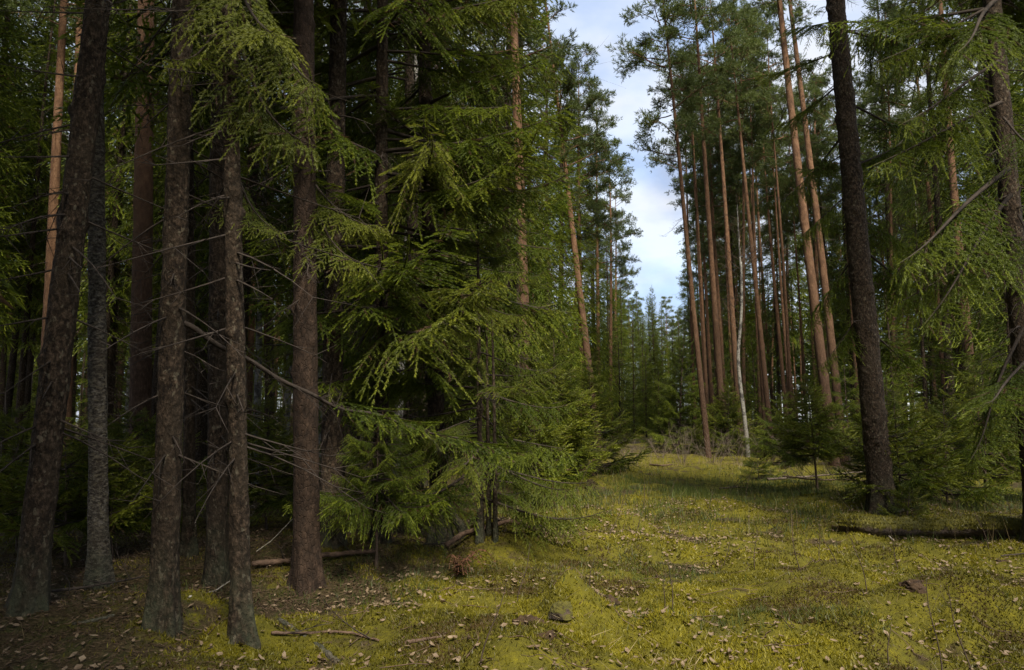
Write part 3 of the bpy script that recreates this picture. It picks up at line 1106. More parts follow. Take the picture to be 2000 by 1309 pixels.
# crooked birch of the right edge
g = np.random.default_rng(60)
bpos = on_ground(1461, 893)
bt = thing('birch_tree', 'crooked white birch with black marks at the edge of the clearing', 'birch tree')
Yb = bpos[1]
pts = np.array([bpos - (0, 0, 0.1)] + [at(x, y, Yb) for x, y in ((1459, 860), (1452, 800), (1444, 740), (1441, 690), (1446, 640), (1449, 590), (1447, 500), (1448, 540), (1445, 500), (1443, 465), (1441, 430), (1440, 400))])
loc0 = pts[0].copy()
mb = MB()
s = np.linspace(0, 1, 60)
fine = np.stack([np.interp(s, np.linspace(0, 1, len(pts)), pts[:, i]) for i in range(3)], 1)
for _ in range(3):
    fine[1:-1] = (fine[:-2] + 2 * fine[1:-1] + fine[2:]) / 4
mb.tube(fine - loc0, 0.092 * (1 - 0.85 * s ** 0.8) + 0.006, 12)
bt.location = loc0
link('trunk', mb.mesh('birch_trunk', [M['birch_bark']], True), bt)
mb = MB()
for k in range(22):
    i = int(24 + k * 1.6)
    a = g.uniform(0, 6.28)
    twig_tree_into(mb, g, fine[min(i, 59)] - loc0, norm((math.cos(a), math.sin(a), 0.9)), 1.6 - 0.05 * k, 0.014, 2, 0.5, 0, 0.5, -0.1, 5)
link('crown', mb.mesh('birch_crown', [M['sapling']]), bt)
TREES.append((bt, 'hero', bpos[0], bpos[1]))

# --- dead branches on the near trunks
gd = np.random.default_rng(70)
for root, H, cv, r0, n, z0, z1 in ((tA, 21, cA, .092, 2, 1.2, 5.5), (tB, 20, cB, .082, 2, 1.2, 5.5), (tC, 17, cC, .060, 2, 1.3, 5), (tD, 22, cD, .102, 6, 2, 6), (tE, 23, cE, .2, 14, 1.5, 9), (tH, 21, cH, .125, 12, 1, 7), (tW, 17, cW, .09, 8, 0.6, 4)):
    for k in range(n):
        z = gd.uniform(z0, z1)
        a = gd.uniform(0, 6.28)
        o = cv(np.array(z))
        r_ = taper(H, r0, z) * 0.8
        add_dead(root, (o[0] + r_ * math.cos(a), o[1] + r_ * math.sin(a), z), (math.cos(a), math.sin(a), gd.uniform(-0.5, 0.1)), gd.uniform(0.25, 0.65), k)

# --- the long bough of the second trunk, out over the moss
g = np.random.default_rng(71)
inv = tB.matrix_world.inverted()
ctrl = [at(x, y, Y_) for x, y, Y_ in ((350, 628, bB[1]), (400, 655, bB[1] + .1), (455, 690, bB[1] + .25), (530, 728, bB[1] + .45), (600, 770, bB[1] + .6), (665, 797, bB[1] + .75), (740, 812, bB[1] + .9), (830, 842, bB[1] + 1.05), (900, 860, bB[1] + 1.15), (960, 868, bB[1] + 1.2))]
ctrl = np.array([inv @ Vector(p) for p in ctrl])
s = np.linspace(0, 1, 40)
line = np.stack([np.interp(s, np.linspace(0, 1, len(ctrl)), ctrl[:, i]) for i in range(3)], 1)
for _ in range(3):
    line[1:-1] = (line[:-2] + 2 * line[1:-1] + line[2:]) / 4
line[:, 2] += 0.012 * np.sin(s * 31)
mb = MB()
mb.tube(line, 0.021 * (1 - 0.75 * s) + 0.002, 7)
for q in range(46):
    u = g.uniform(0.12, 0.95)
    i = int(u * 38)
    d = norm(norm(line[i + 1] - line[i]) * 0.8 + g.normal(size=3) * np.array((0.5, 0.6, 0.5)))
    twig_tree_into(mb, g, line[i], d, g.uniform(0.12, 0.4), 0.003, 1, 0.5, 0, 0.5, -0.15, 3)
lb = link('branch', mb.mesh('long_bough', [M['live_branch']], True), tB, label='long bare bough sloping down over the moss')
fo = MB()
allsh = []
for q in range(15):
    u = 0.52 + 0.47 * q / 14
    i = int(u * 38)
    tg = norm(line[i + 1] - line[i])
    sd = 1 if q % 2 else -1
    a = R(45)
    ca, sa = math.cos(a * sd), math.sin(a * sd)
    dv = np.array((tg[0] * ca - tg[1] * sa, tg[0] * sa + tg[1] * ca, tg[2] * 0.5))
    sh = spruce_bough(g.uniform(0.35, 0.7), g, 0.25, 0.1, 0.6)
    ang_ = math.atan2(dv[1], dv[0])
    Rm = np.array(((math.cos(ang_), -math.sin(ang_), 0), (math.sin(ang_), math.cos(ang_), 0), (0, 0, 1)))
    needles_into(fo, (sh[0] @ Rm.T + line[i], sh[1] @ Rm.T, sh[2], sh[3]), T_NEAR, g)
link('foliage', fo.mesh('long_bough_needles', [M['spruce']]), lb)

# --- hanging green boughs of the near trees: (tree, start pixel, end pixel, depth start, depth end, kind)


def bough_px(root, p0, p1, kind, near=True, roll=0.0, sun_tint=False):
    a, b_ = at(*p0), at(*p1)
    la, lb_ = np.array(local(root, a)), np.array(local(root, b_))
    Lb, _, _, _ = BOUGH[kind]
    dp, up = BSPEC[kind][1], BSPEC[kind][2]
    v = lb_ - la
    length = np.linalg.norm(v)
    # tilt up by the bough's own droop so that its tip meets the wanted point
    th = math.atan2(dp - up, 1.0)
    h = math.hypot(v[0], v[1])
    el = math.atan2(v[2], h) + th
    d = (v[0] / h * math.cos(el), v[1] / h * math.cos(el), math.sin(el))
    return add_bough(root, la, d, length * math.cos(th), kind, near, roll, sun_tint)


for p0, p1, kd in (((452, 20, 5.3), (300, 120, 4.6), 4), ((455, -60, 5.3), (650, 180, 4.7), 3), ((452, 60, 5.3), (615, 290, 4.8), 1), 
                   ((460, 330, 5.3), (545, 455, 5.0), 4), ((455, -120, 5.2), (520, 60, 4.3), 4),
                   ((455, 110, 5.3), (520, 240, 4.9), 3)):
    bough_px(tC, p0, p1, kd, sun_tint=True)
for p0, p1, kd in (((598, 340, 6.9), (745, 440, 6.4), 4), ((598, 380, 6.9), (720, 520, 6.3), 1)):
    bough_px(tC2, p0, p1, kd, sun_tint=True)

# the spruce with the mossy foot and its neighbours: boughs one by one make the green left wall


def dress(root, H, z0, z1, rmax, n, seed, amin=0.0, amax=6.283, near=False, kinds=(0, 1, 3, 4, 8, 9), cv=None, tilt=0.1, sun_tint=0.0):
    g = np.random.default_rng(seed)
    for k in range(n):
        u = (k + g.uniform(0, 1)) / n
        z = z0 + (z1 - z0) * u
        a = g.uniform(amin, amax)
        Lb = rmax * (1 - z / H) ** 0.75 * g.uniform(0.65, 1.15) + 0.2
        o = cv(np.array(z)) if cv else (0, 0)
        add_bough(root, (o[0], o[1], z), (math.cos(a), math.sin(a), tilt * g.uniform(-1.5, 1.5) + 0.25 * (z / H)), Lb, int(g.choice(kinds)), near, g.uniform(-0.25, 0.25), sun_tint=g.uniform() < sun_tint)


dress(tW, 17, 1.7, 13.5, 1.9, 100, 80, cv=cW, kinds=(0, 1, 4, 9, 8), near=True, sun_tint=0.25)
WALL = [((938, 1056), (936, 700), .035, 3.6, 64, 1.3, 'low young spruce with three thin stems whose boughs hang over the moss', (0.4, 3.5)),
        ((742, 1062), (745, 300), .075, 15, 105, 2.3, 'dark spruce with sagging boughs between the red brown pine and the mossy footed spruce', (2.0, 13.5)),
        ((815, 1012), (805, 300), .10, 18, 130, 2.4, 'full green spruce leading the left wall along the clearing', (1.5, 17)),
        ((1015, 968), (1012, 500), .06, 6.2, 60, 1.4, 'half grown green spruce at the foot of the tall orange pine', (0.6, 6.1))]
for k, (bp, tp, r0, H, n, rm, lab, zz) in enumerate(WALL):
    r_, b_, d_, c_ = hero('spruce_tree' if H > 8 else 'young_spruce', lab, 'spruce tree' if H > 8 else 'young spruce', bp, tp, r0, H, M['spruce_bark'], 90 + k, None, sides=18, nz=80, bumps=6)
    dress(r_, H, zz[0], zz[1], rm, n, 120 + k, near=True, cv=c_, sun_tint=(0.4, 0.08, 0.22, 0.3)[k])
    for q in range((2, 2, 4, 2)[k]):
        z, a = gd.uniform(0.5, min(7, H * 0.6)), gd.uniform(0, 6.28)
        o = c_(np.array(z))
        add_dead(r_, (o[0], o[1], z), (math.cos(a), math.sin(a), gd.uniform(-0.4, 0.1)), gd.uniform(0.35, 0.9), q)
    if k == 0:
        for dx, dy in ((0.09, 0.05), (0.16, -0.06)):
            me, _ = trunk_mesh('second_stem', 2.8, 0.025, np.random.default_rng(9 + int(dx * 100)), M['spruce_bark'], zdet=2.6, sides=10, nz=40, rough=0.004)
            o = link('stem', me, r_)
            o.location = (dx, dy, 0)

# right edge spruce: long boughs drooping towards the clearing
for p0, p1, kd in (((1945, 60, 9.0), (1770, 30, 8.2), 2), ((1950, 120, 9.0), (1745, 250, 8.4), 8), ((1955, 200, 9.0), (1690, 330, 8.6), 9), ((1970, 330, 9.0), (1735, 520, 8.0), 8),
                   ((1975, 380, 9.0), (1790, 640, 8.6), 9), ((1960, 230, 9.0), (2060, 330, 8), 8),
                   ((1940, 10, 9.0), (1700, 130, 8.8), 8), ((1985, 460, 9.1), (1720, 610, 9.6), 9), ((2000, 640, 9.1), (1880, 900, 8.6), 8), ((2010, 700, 9.1), (1900, 790, 8.0), 0),
                   ((1990, 420, 9), (2080, 600, 8), 9), ((1945, 0, 9), (1850, 110, 7.6), 9)):
    bough_px(tH, p0, p1, kd, near=True)
    for q in ((1,) if kd == 2 else ()):
        j = gd.uniform(-1, 1, 3)
        bough_px(tH, (p0[0], p0[1] + 14 * q, p0[2]), (p1[0] + 45 * j[0], p1[1] + 45 * q + 30 * j[1], p1[2] + 0.7 * q), (8, 9, 8, 2)[int(gd.integers(4))], near=True)
dress(tH, 21, 7, 12, 2.6, 22, 150, amin=-0.6, amax=3.3, cv=cH)
YE = bE[1]
for p0, p1, kd in (((1640, 100, YE), (1480, 150, YE + .6), 2), ((1645, 160, YE), (1500, 260, YE + .7), 0), ((1650, 260, YE), (1530, 400, YE + .9), 8), ((1655, 330, YE), (1790, 250, YE + .8), 0),
                   ((1650, 200, YE), (1850, 260, YE + .6), 5), ((1670, 500, YE), (1570, 640, YE + .8), 9), ((1675, 480, YE), (1820, 600, YE + 1.), 8), ((1645, 60, YE), (1800, 100, YE + .9), 9),
                   ((1690, 640, YE), (1800, 720, YE + .8), 0), ((1640, 40, YE), (1540, 60, YE + 1.1), 9), ((1655, 380, YE), (1545, 480, YE + .4), 9), ((1690, 600, YE), (1600, 720, YE + .3), 8),
                   ((1660, 420, YE), (1780, 480, YE + .5), 9), ((1650, 300, YE), (1560, 330, YE + .9), 4)):
    bough_px(tE, p0, p1, kd, near=False)
dress(tE, 23, 10.5, 21, 2.6, 46, 151, cv=cE)


# --- young spruces one by one at the right of the clearing
def young(label, base_px, top_px, rmax, n, seed, z0=0.25, depth=None, kinds=(6, 7, 6, 4), rz=0.009, near=False):
    b_ = on_ground(*base_px) if depth is None else at(*base_px, depth)
    if depth is not None:
        b_[2] = float(ground_z(b_[0], b_[1]))
    tp = at(*top_px, b_[1])
    H = float(np.linalg.norm(tp - b_))
    root = thing('young_spruce', label, 'young spruce', group='young spruces round the clearing')
    orient(root, b_ - np.array((0, 0, 0.02)), norm(tp - b_), 0)
    g = np.random.default_rng(seed)
    me, cv = trunk_mesh('young_spruce_trunk', H, max(0.012, rz * H), g, M['sapling'], zdet=H * 0.9, sides=10, nz=40, rough=0.003, flare=0.3)
    link('trunk', me, root)
    n = int(n * 1.5)
    for k in range(n):
        u = (k + g.uniform(0, 0.8)) / n
        nw_ = max(4, n // 6)
        u = min(0.98, (int(u * nw_) + g.uniform(0, 0.28)) / nw_)
        z = z0 + (H - z0) * u
        a = k * 2.4 + g.uniform(-0.4, 0.4)
        Lb = rmax * (1 - u) ** 0.8 * g.uniform(0.6, 1.1) + 0.08
        o = cv(np.array(z))
        add_bough(root, (o[0], o[1], z), (math.cos(a), math.sin(a), 0.15 + 0.5 * u + g.uniform(-.1, .1)), Lb, int(g.choice(kinds)), near, g.uniform(-0.4, 0.4))
    TREES.append((root, 'hero', b_[0], b_[1]))
    return root


young('lone young spruce with a bare dark stem left of the thick scaly trunk', (1597, 962), (1577, 728), 0.92, 56, 160, z0=0.75)
young('knee high bushy spruce in the grass beyond the clearing', (1482, 938), (1478, 885), 0.55, 22, 161, z0=0.05)
young('young spruce pressed against the right side of the thick scaly trunk', (1762, 985), (1742, 760), 1.15, 40, 162, z0=0.3)
young('pale green young spruce between the scaly trunk and the right edge', (1850, 990), (1842, 770), 1.05, 40, 163, z0=0.2)
young('shaded young spruce below the drooping boughs at the right edge', (1925, 975), (1915, 690), 1.2, 46, 164, z0=0.4)
young('small spruce seedling by the end of the mossy log', (1770, 1018), (1778, 945), 0.4, 18, 165, z0=0.05)
young('dense dark spruce standing in the gap right of the far path', (1325, 893), (1335, 640), 1.7, 80, 166, z0=0.1, depth=31, kinds=(0, 4, 9, 1))
young('young spruce just right of the leaning slender pine', (1420, 893), (1425, 745), 1.5, 60, 167, z0=0.1, depth=30)
young('young spruce low on the left side where the path narrows', (1165, 925), (1150, 690), 1.3, 60, 168, z0=0.2)
young('small spruce with pale bare lower twigs on the left of the path', (1108, 935), (1090, 720), 1.0, 46, 169, z0=0.5)
young('young spruce in the shade between the birch and the leftmost spruce', (215, 1090), (225, 850), 0.9, 36, 170, z0=0.4)
young('young spruce in shade left of the mossy footed spruce', (735, 1110), (740, 800), 0.8, 34, 171, z0=0.6, kinds=(1, 3))
young('young spruce standing in the shade left of the leaning leftmost trunk', (35, 1080), (25, 790), 0.9, 36, 174, z0=0.4)
young('feathery young spruce between the leaning leftmost trunk and the grey birch', (128, 1105), (130, 830), 0.9, 36, 175, z0=0.4)
young('young spruce seen between the grey birch and the long bough trunk', (262, 1040), (262, 800), 1.0, 36, 176, z0=0.5)
young('young spruce in the dark between the slim trunk and the red brown pine', (520, 1035), (520, 780), 1.1, 36, 177, z0=0.4)
young('green young spruce leaning over the clearing below the tall orange pine', (1050, 990), (1040, 770), 1.0, 46, 178, z0=0.5)
young('slender young spruce behind the one leaning over the clearing', (1085, 955), (1082, 640), 1.2, 56, 179, z0=0.4)
young('young spruce in front of the paired orange pines', (1660, 930), (1650, 700), 1.2, 30, 172, z0=0.6, depth=23, kinds=(0, 4, 9))
young('short spruce filling the gap between birch and lone young spruce', (1530, 915), (1525, 760), 1.3, 40, 173, z0=0.1, depth=24, kinds=(0, 4, 9))

# ------------------------------------------------------------------ the wood: every other tree is an individual
gw = np.random.default_rng(21)
spots = [(x, y) for _, _, x, y in TREES]


def free(x, y, dmin):
    return all((x - a) ** 2 + (y - b_) ** 2 > dmin * dmin for a, b_ in spots)


def scatter(n, ylo, yhi, inside, kinds, dmin, group, power=1.0, size=1.0):
    made, tries = 0, 0
    while made < n and tries < n * 60:
        tries += 1
        y = ylo + (yhi - ylo) * gw.uniform() ** power
        x = gw.uniform(-0.78 * y - 4, 0.78 * y + 4)
        if not inside(x, y) or not free(x, y, dmin):
            continue
        kd = str(gw.choice([k for k, _ in kinds], p=[p for _, p in kinds]))
        var = int(gw.integers(len(KIND[kd])))
        plant(kd, var, x, y, (gw.normal() * 0.02, gw.normal() * 0.02), size * gw.uniform(0.82, 1.12) * (gw.uniform(0.6, 1) if kd == 'young' else 1), group=group)
        spots.append((x, y))
        made += 1


lead = lambda x, y: x - (-2.1 + 0.185 * y)
# rows along both sides of the clearing
for y, off, kd, var in ((20.5, -1.9, 'edge', 0), (24, -2.0, 'edge', 1), (27.5, -1.7, 'edge', 2), (32, -1.8, 'edge', 0), (36, -1.2, 'pine', 2), (40, -1.6, 'edge', 1), (45, -1.0, 'pine', 0), (50, -1.6, 'edge', 2), (55, -.8, 'pine', 3), (62, -1.4, 'edge', 0), (70, -1, 'pine', 1)):
    x = -2.1 + 0.185 * y + off
    plant(kd, var, x, y, (0.01, 0), 1.0 if kd == 'pine' else 0.95, group='trees of the left wall along the clearing')
    spots.append((x, y))
for y, off, kd, var in ((36, 6.6, 'young', 1), (40, 6.2, 'pine', 3), (46, 6.4, 'pine', 0), (43, 7.4, 'edge', 2), (53, 6.6, 'pine', 1), (58, 6.8, 'edge', 0), (66, 6.8, 'pine', 2), (75, 6.6, 'edge', 1)):
    x = -2.1 + 0.185 * y + off
    plant(kd, var, x, y, (-0.02, 0), 0.95, group='trees along the right of the far path')
    spots.append((x, y))
scatter(46, 12, 34, lambda x, y: lead(x, y) < -2.6 and x > -0.76 * y - 3, (('high', .62), ('pine', .2), ('birch', .18)), 1.2, 'trees deep in the left wood')
scatter(64, 30, 70, lambda x, y: lead(x, y) < -2.2 and x > -0.74 * y - 3, (('high', .55), ('edge', .1), ('pine', .27), ('birch', .08)), 1.3, 'trees deep in the left wood')
scatter(66, 12, 42, lambda x, y: lead(x, y) < -2.8 and x > -0.76 * y - 3, (('high', .85), ('pine', .15)), 0.8, 'slender trunks deep in the left wood', size=0.72)
scatter(18, 28, 62, lambda x, y: lead(x, y) < -3 and x > -0.80 * y - 4 and x < -0.15 * y, (('edge', 1.0),), 1.5, 'trees deep in the left wood')
scatter(26, 13, 55, lambda x, y: lead(x, y) < -2.0 and x > -0.74 * y - 2, (('young', 1.0),), 0.9, 'young spruces under the left wood', 1.1)
scatter(9, 36, 54, lambda x, y: 4.9 < lead(x, y) < 10, (('tall', 1.0),), 0.8, 'slender pines of the right stand')
scatter(30, 33, 64, lambda x, y: 6.9 < lead(x, y) < 15, (('tall', .8), ('birch', .06), ('high', .14)), 1.5, 'slender pines of the right stand', size=0.95)
scatter(20, 18, 46, lambda x, y: 0.59 * y < x < 0.80 * y + 2, (('high', .6), ('pine', .25), ('edge', .15)), 1.3, 'trees deep in the right wood')
scatter(66, 31, 74, lambda x, y: lead(x, y) > 8 and x < 0.76 * y + 3, (('pine', .68), ('high', .2), ('edge', .04), ('birch', .08)), 1.4, 'trees deep in the right wood')
scatter(60, 16, 60, lambda x, y: lead(x, y) > 7.4 and x < 0.74 * y + 3, (('young', 1.0),), 1.1, 'young spruces under the right wood', 1.1)
scatter(34, 78, 112, lambda x, y: -3 < lead(x, y) < 13, (('pine', .4), ('edge', .6)), 1.8, 'trees closing the far end of the path', size=0.8)

for y, off, kd, var, sc_ in ((74, 0.6, 'edge', 2, .8), (80, 2.2, 'edge', 0, .8), (86, 3.6, 'edge', 1, .72), (92, 5.2, 'edge', 2, .85), (78, 4.6, 'young', 1, 1.2), (98, 1.0, 'edge', 1, .8), (64, -2.6, 'edge', 1, .9), (68, -0.4, 'edge', 2, .8), (72, -1.2, 'edge', 0, .85), (77, -0.6, 'edge', 1, .8), (83, 0.4, 'edge', 2, .9), (88, 1.6, 'edge', 0, .75), (95, 2.8, 'edge', 2, .85), (102, 4.4, 'edge', 0, .8), (58, -0.2, 'young', 1, 1.2), (62, 0.8, 'young', 0, 1.3), (66, 1.8, 'young', 1, 1.1), (70, 3.0, 'young', 0, 1.3), (60, 5.6, 'young', 1, 1.1), (66, 4.6, 'young', 0, 1.2)):
    x = -2.1 + 0.185 * y + off
    plant(kd, var, x, y, (0, 0), sc_, group='trees closing the far end of the path')
    spots.append((x, y))
# the wood beyond, one mass
g = np.random.default_rng(90)
mb = MB()
P_, D_, L_, T_ = [], [], [], []
for _ in range(420):
    y = g.uniform(72, 125)
    x = g.uniform(-0.85, 0.85) * y
    if -2 < lead(x, y) < 9 and y < 112:
        continue
    H, low = g.uniform(13, 21), g.uniform(0, 6) if g.uniform() < 0.7 else 9
    mb.tube(np.array(((x, y, -0.3), (x, y, H))), [0.17, 0.03], 5, 0.5, 1)
    n = 110
    u = g.uniform(0, 1, n) ** 0.8
    a = g.uniform(0, 6.28, n)
    rd = 2.4 * (1 - u) ** 0.7 + 0.15
    q = g.uniform(0.1, 0.6, n)
    P_.append(np.stack([x + rd * q * np.cos(a), y + rd * q * np.sin(a), low + (H - low) * u], 1))
    D_.append(np.stack([np.cos(a), np.sin(a), g.uniform(-0.6, 0.2, n)], 1))
    L_.append(rd * 0.55 + 0.25)
    T_.append(g.uniform(0.25, 0.55, n) + g.uniform(-0.1, 0.1))
P_, D_, L_, T_ = map(np.concatenate, (P_, D_, L_, T_))
F, S, U = frames(D_, g.uniform(-0.8, 0.8, len(P_)))
mb.stamp(*T_FAR, P_, F, S, U, L_, T_, 0, wid=L_ * 1.1)
link('distant_forest', mb.mesh('distant_forest', [M['spruce'], M['spruce_bark']]), kind='stuff')

# unseen trees added beside and behind the camera to shade the wood
for x, y, kd, var in ((-4.5, 2.5, 'high', 0), (-7.5, 5.5, 'high', 1), (-6.0, -1.5, 'high', 2), (-3.6, -4.0, 'edge', 0), (-8.5, -6.0, 'high', 0), (-5.0, -9.0, 'high', 2), (-11, 1, 'high', 1),
                      (-10.5, 8.5, 'high', 0), (-13, 5, 'high', 2), (10.0, -8.0, 'high', 2), (7.5, -14.0, 'pine', 0), (-4.4, -1.2, 'edge', 2), (-4.6, -3.4, 'edge', 1), (-2.8, -5.2, 'edge', 0), (-7, -3.5, 'edge', 2), (-4, -10.5, 'edge', 1), (-2, -17, 'edge', 0), (2.5, -24, 'edge', 1), (6, -25, 'edge', 0), (-7.5, -9, 'edge', 0), (-2.8, -13, 'high', 1), (-9, -13, 'high', 2), (-2.4, -2.2, 'high', 1), (-1.6, -7.5, 'edge', 1), (-6.5, 1.0, 'edge', 1), (-3.2, 1.2, 'high', 0), (1.6, -9.5, 'high', 0), (-12, 10, 'edge', 2), (14, 1, 'pine', 1), (0.3, -8.8, 'edge', 2), (-1.4, -4.0, 'edge', 0), (-0.6, -2.9, 'high', 0), (9.6, 3.2, 'high', 1), (-4.8, 3.6, 'edge', 2)):
    plant(kd, var, x, y, (0, 0), 1.0, rz=(x * 7.3 + y * 3.1) % 6.28, group='unseen trees added round the viewpoint for shade')

# ------------------------------------------------------------------ labels of the wood's trees
WORDS = dict(edge='bushy spruce', high='bare stemmed spruce', young='young spruce', pine='pine', birch='birch', tall='tall bare stemmed pine')
ANCH = [(60, 'the leaning leftmost trunk'), (193, 'the grey birch trunk'), (320, 'the trunk with the long bough'), (470, 'the slim flaky trunk'), (600, 'the red brown pine'), (860, 'the mossy footed spruce'),
        (1030, 'the orange pine of the left wall'), (1265, 'the far end of the path'), (1385, 'the leaning slender pine'), (1461, 'the crooked birch'), (1597, 'the lone young spruce'), (1724, 'the thick scaly trunk'), (1960, 'the drooping right edge spruce')]
ORD = ['nearest', 'second nearest', 'third nearest', 'fourth nearest', 'fifth nearest', 'sixth nearest', 'seventh nearest', 'eighth nearest', 'ninth nearest', 'tenth nearest'] + ['%dth nearest' % k for k in range(11, 60)]
slots = {}
for o, kd, x, y in TREES:
    if kd == 'hero':
        continue
    if y < 11 and (y < 2 or abs(x / y) > 0.68):
        slots.setdefault(('out', kd), []).append((math.hypot(x, y), o))
        continue
    px, _ = project(x, y, 1.5)
    k = sum(px > a for a, _ in ANCH)
    slots.setdefault((k, kd), []).append((y, o))
for (k, kd), lst in slots.items():
    lst.sort(key=lambda e: e[0])
    for i, (_, o) in enumerate(lst):
        if k == 'out':
            w = 'added out of view beside the viewpoint for shade'
        elif k == 0:
            w = 'left of ' + ANCH[0][1]
        elif k == len(ANCH):
            w = 'right of ' + ANCH[-1][1]
        else:
            w = 'beyond and right of ' + ANCH[k - 1][1]
        o['label'] = ('%s %s, %s' % (WORDS[kd], w, ORD[i])).replace('  ', ' ')

# ------------------------------------------------------------------ ground cover (nobody could count it)
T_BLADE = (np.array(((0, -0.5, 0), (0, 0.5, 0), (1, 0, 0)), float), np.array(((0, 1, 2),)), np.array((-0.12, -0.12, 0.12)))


def blades(n, sampler, ln, wd, tint, spread, g, mb, mat_=0, zoff=-0.004):
    x, y = sampler(n, g)
    z = ground_z(x, y) + zoff
    d = np.stack([g.normal(size=len(x)) * spread, g.normal(size=len(x)) * spread, np.ones(len(x))], 1)
    F, S, U = frames(d, g.uniform(0, 6.28, len(x)))
    lnv = ln * g.uniform(0.55, 1.3, len(x))
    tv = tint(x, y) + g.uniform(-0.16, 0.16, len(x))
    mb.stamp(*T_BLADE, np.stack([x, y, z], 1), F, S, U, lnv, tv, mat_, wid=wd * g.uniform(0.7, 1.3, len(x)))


def view_sampler(ylo, yhi, keep):
    def f(n, g):
        y = np.sqrt(g.uniform(ylo ** 2, yhi ** 2, n))
        x = g.uniform(-0.86, 0.86, n) * y
        k = g.uniform(size=n) < keep(x, y)
        return x[k], y[k]
    return f


gm = np.random.default_rng(31)
mosskeep = lambda x, y: np.clip((moss_and_shade(x, y) - 0.25) * 1.6, 0, 1) * np.clip(0.75 + 2.6 * vnoise2(x / 0.33, y / 0.33, 23) + 1.2 * vnoise2(x / 0.12, y / 0.12, 24), 0.12, 1)
mosstint = lambda x, y: 0.44 + 0.45 * vnoise2(x / 1.3, y / 1.3, 25) + 0.8 * vnoise2(x / 0.5, y / 0.5, 21) + 0.45 * vnoise2(x / 0.14, y / 0.14, 22)
mb = MB()
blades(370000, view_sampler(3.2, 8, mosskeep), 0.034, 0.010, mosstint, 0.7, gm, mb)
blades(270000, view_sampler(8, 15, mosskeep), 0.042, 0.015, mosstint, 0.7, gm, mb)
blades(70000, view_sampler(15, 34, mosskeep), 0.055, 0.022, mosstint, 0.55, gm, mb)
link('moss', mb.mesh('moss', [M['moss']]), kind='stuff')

# bilberry and heather shoots across the middle of the clearing
mb = MB()


def berry(x, y):
    c_ = corr(x, y)
    band = np.exp(-((y - 14.5 - 1.2 * vnoise2(x / 2, y / 2, 41)) / 3.0) ** 2)
    return np.clip(band * (0.55 + 1.5 * vnoise2(x / 0.9, y / 0.9, 42)), 0, 1) * (c_ > -0.1) + 0.6 * np.clip(vnoise2(x / 0.8, y / 0.8, 43) * 2.4 - 0.35, 0, 1) * (c_ > -0.35)


berrytint = lambda x, y: 0.42 + 0.5 * vnoise2(x / 0.6, y / 0.6, 44)
blades(200000, view_sampler(9, 22, berry), 0.15, 0.010, berrytint, 0.28, gm, mb)
blades(120000, view_sampler(4, 9, berry), 0.08, 0.006, berrytint, 0.35, gm, mb)
link('bilberry_undergrowth', mb.mesh('bilberry', [M['bilberry']]), kind='stuff')

# dry grass
mb = MB()


def dry(x, y):
    q = np.zeros_like(x)
    for px, py, w in ((1270, 1285, 80), (1320, 1300, 70), (1385, 1255, 50), (1140, 1260, 40)):
        p = flat(px, py)
        q = np.maximum(q, np.exp(-((x - p[0]) ** 2 + (y - p[1]) ** 2) / (w / FPX * p[1]) ** 2))
    return np.clip(q * 0.25, 0, 1)


blades(14000, view_sampler(4, 6.2, dry), 0.13, 0.004, lambda x, y: 0.5 + 0 * x, 1.6, gm, mb, zoff=0.015)
farstraw = lambda x, y: ((corr(x, y) > 0.0) & (corr(x, y) < 1.5)) * np.clip((y - 17) / 8, 0, 1) * (0.25 + np.clip(vnoise2(x / 1.5, y / 1.5, 47), 0, 1))
blades(5000, view_sampler(9, 30, lambda x, y: (corr(x, y) > 0) * (corr(x, y) < 1.4) * 0.6), 0.38, 0.005, lambda x, y: 0.2 + 0 * x, 0.3, gm, mb)
blades(60000, view_sampler(17, 40, farstraw), 0.2, 0.010, lambda x, y: 0.35 + 0 * x, 0.5, gm, mb)
blades(16000, view_sampler(4, 14, lambda x, y: np.clip(0.3 + 1.4 * vnoise2(x / 0.7, y / 0.7, 48), 0.02, 1)), 0.11, 0.0032, lambda x, y: 0.3 + 0 * x, 1.1, gm, mb, zoff=0.005)
link('dry_grass', mb.mesh('dry_grass', [M['drygrass']]), kind='stuff')

mb = MB()
blades(26000, view_sampler(19, 40, lambda x, y: np.exp(-((y - 29) / 5.5) ** 2) * ((corr(x, y) > -0.25) & (corr(x, y) < 2.0)) * np.clip(0.45 + 1.6 * vnoise2(x / 1.6, y / 1.6, 58), 0.03, 1)), 0.55, 0.007, lambda x, y: 0.5 + 0 * x, 0.35, gm, mb)
link('dry_brush_undergrowth', mb.mesh('dry_brush', [M['grey_twig']]), kind='stuff')

# leaves: the 280 that show largest are things, the rest litter
LV = []
for k in range(4):
    g = np.random.default_rng(600 + k)
    n = 5
    u = np.linspace(0, 1, n)
    w = np.sin(u * math.pi) ** 0.8 * (0.26, 0.36, 0.22, 0.31)[k] * (1 - 0.3 * u) * g.uniform(0.65, 1.3, n)
    curl = g.uniform(-0.4, 0.9)
    mid = np.stack([u - 0.5, 0 * u, 0.12 + curl * (u - 0.5) ** 2], 1)
    lft = mid + np.stack([0.05 * g.normal(size=n), w, 0.35 * w * g.uniform(0.2, 1.6)], 1)
    rgt = mid + np.stack([0.05 * g.normal(size=n), -w, 0.35 * w * g.uniform(-0.4, 1.4)], 1)
    V = np.stack([lft, mid, rgt], 1)
    mb = MB()
    mb.add(V, grid_faces(n, 3, False))
    st = np.stack([(-0.5, 0, .12), (-0.62, 0.03, 0.14), (-0.75, 0.02, 0.2)], 0) + mid[0] * 0
    LV.append((V.reshape(-1, 3), grid_faces(n, 3, False), mb.mesh('leaf_blade', [M['leaf']], True)))


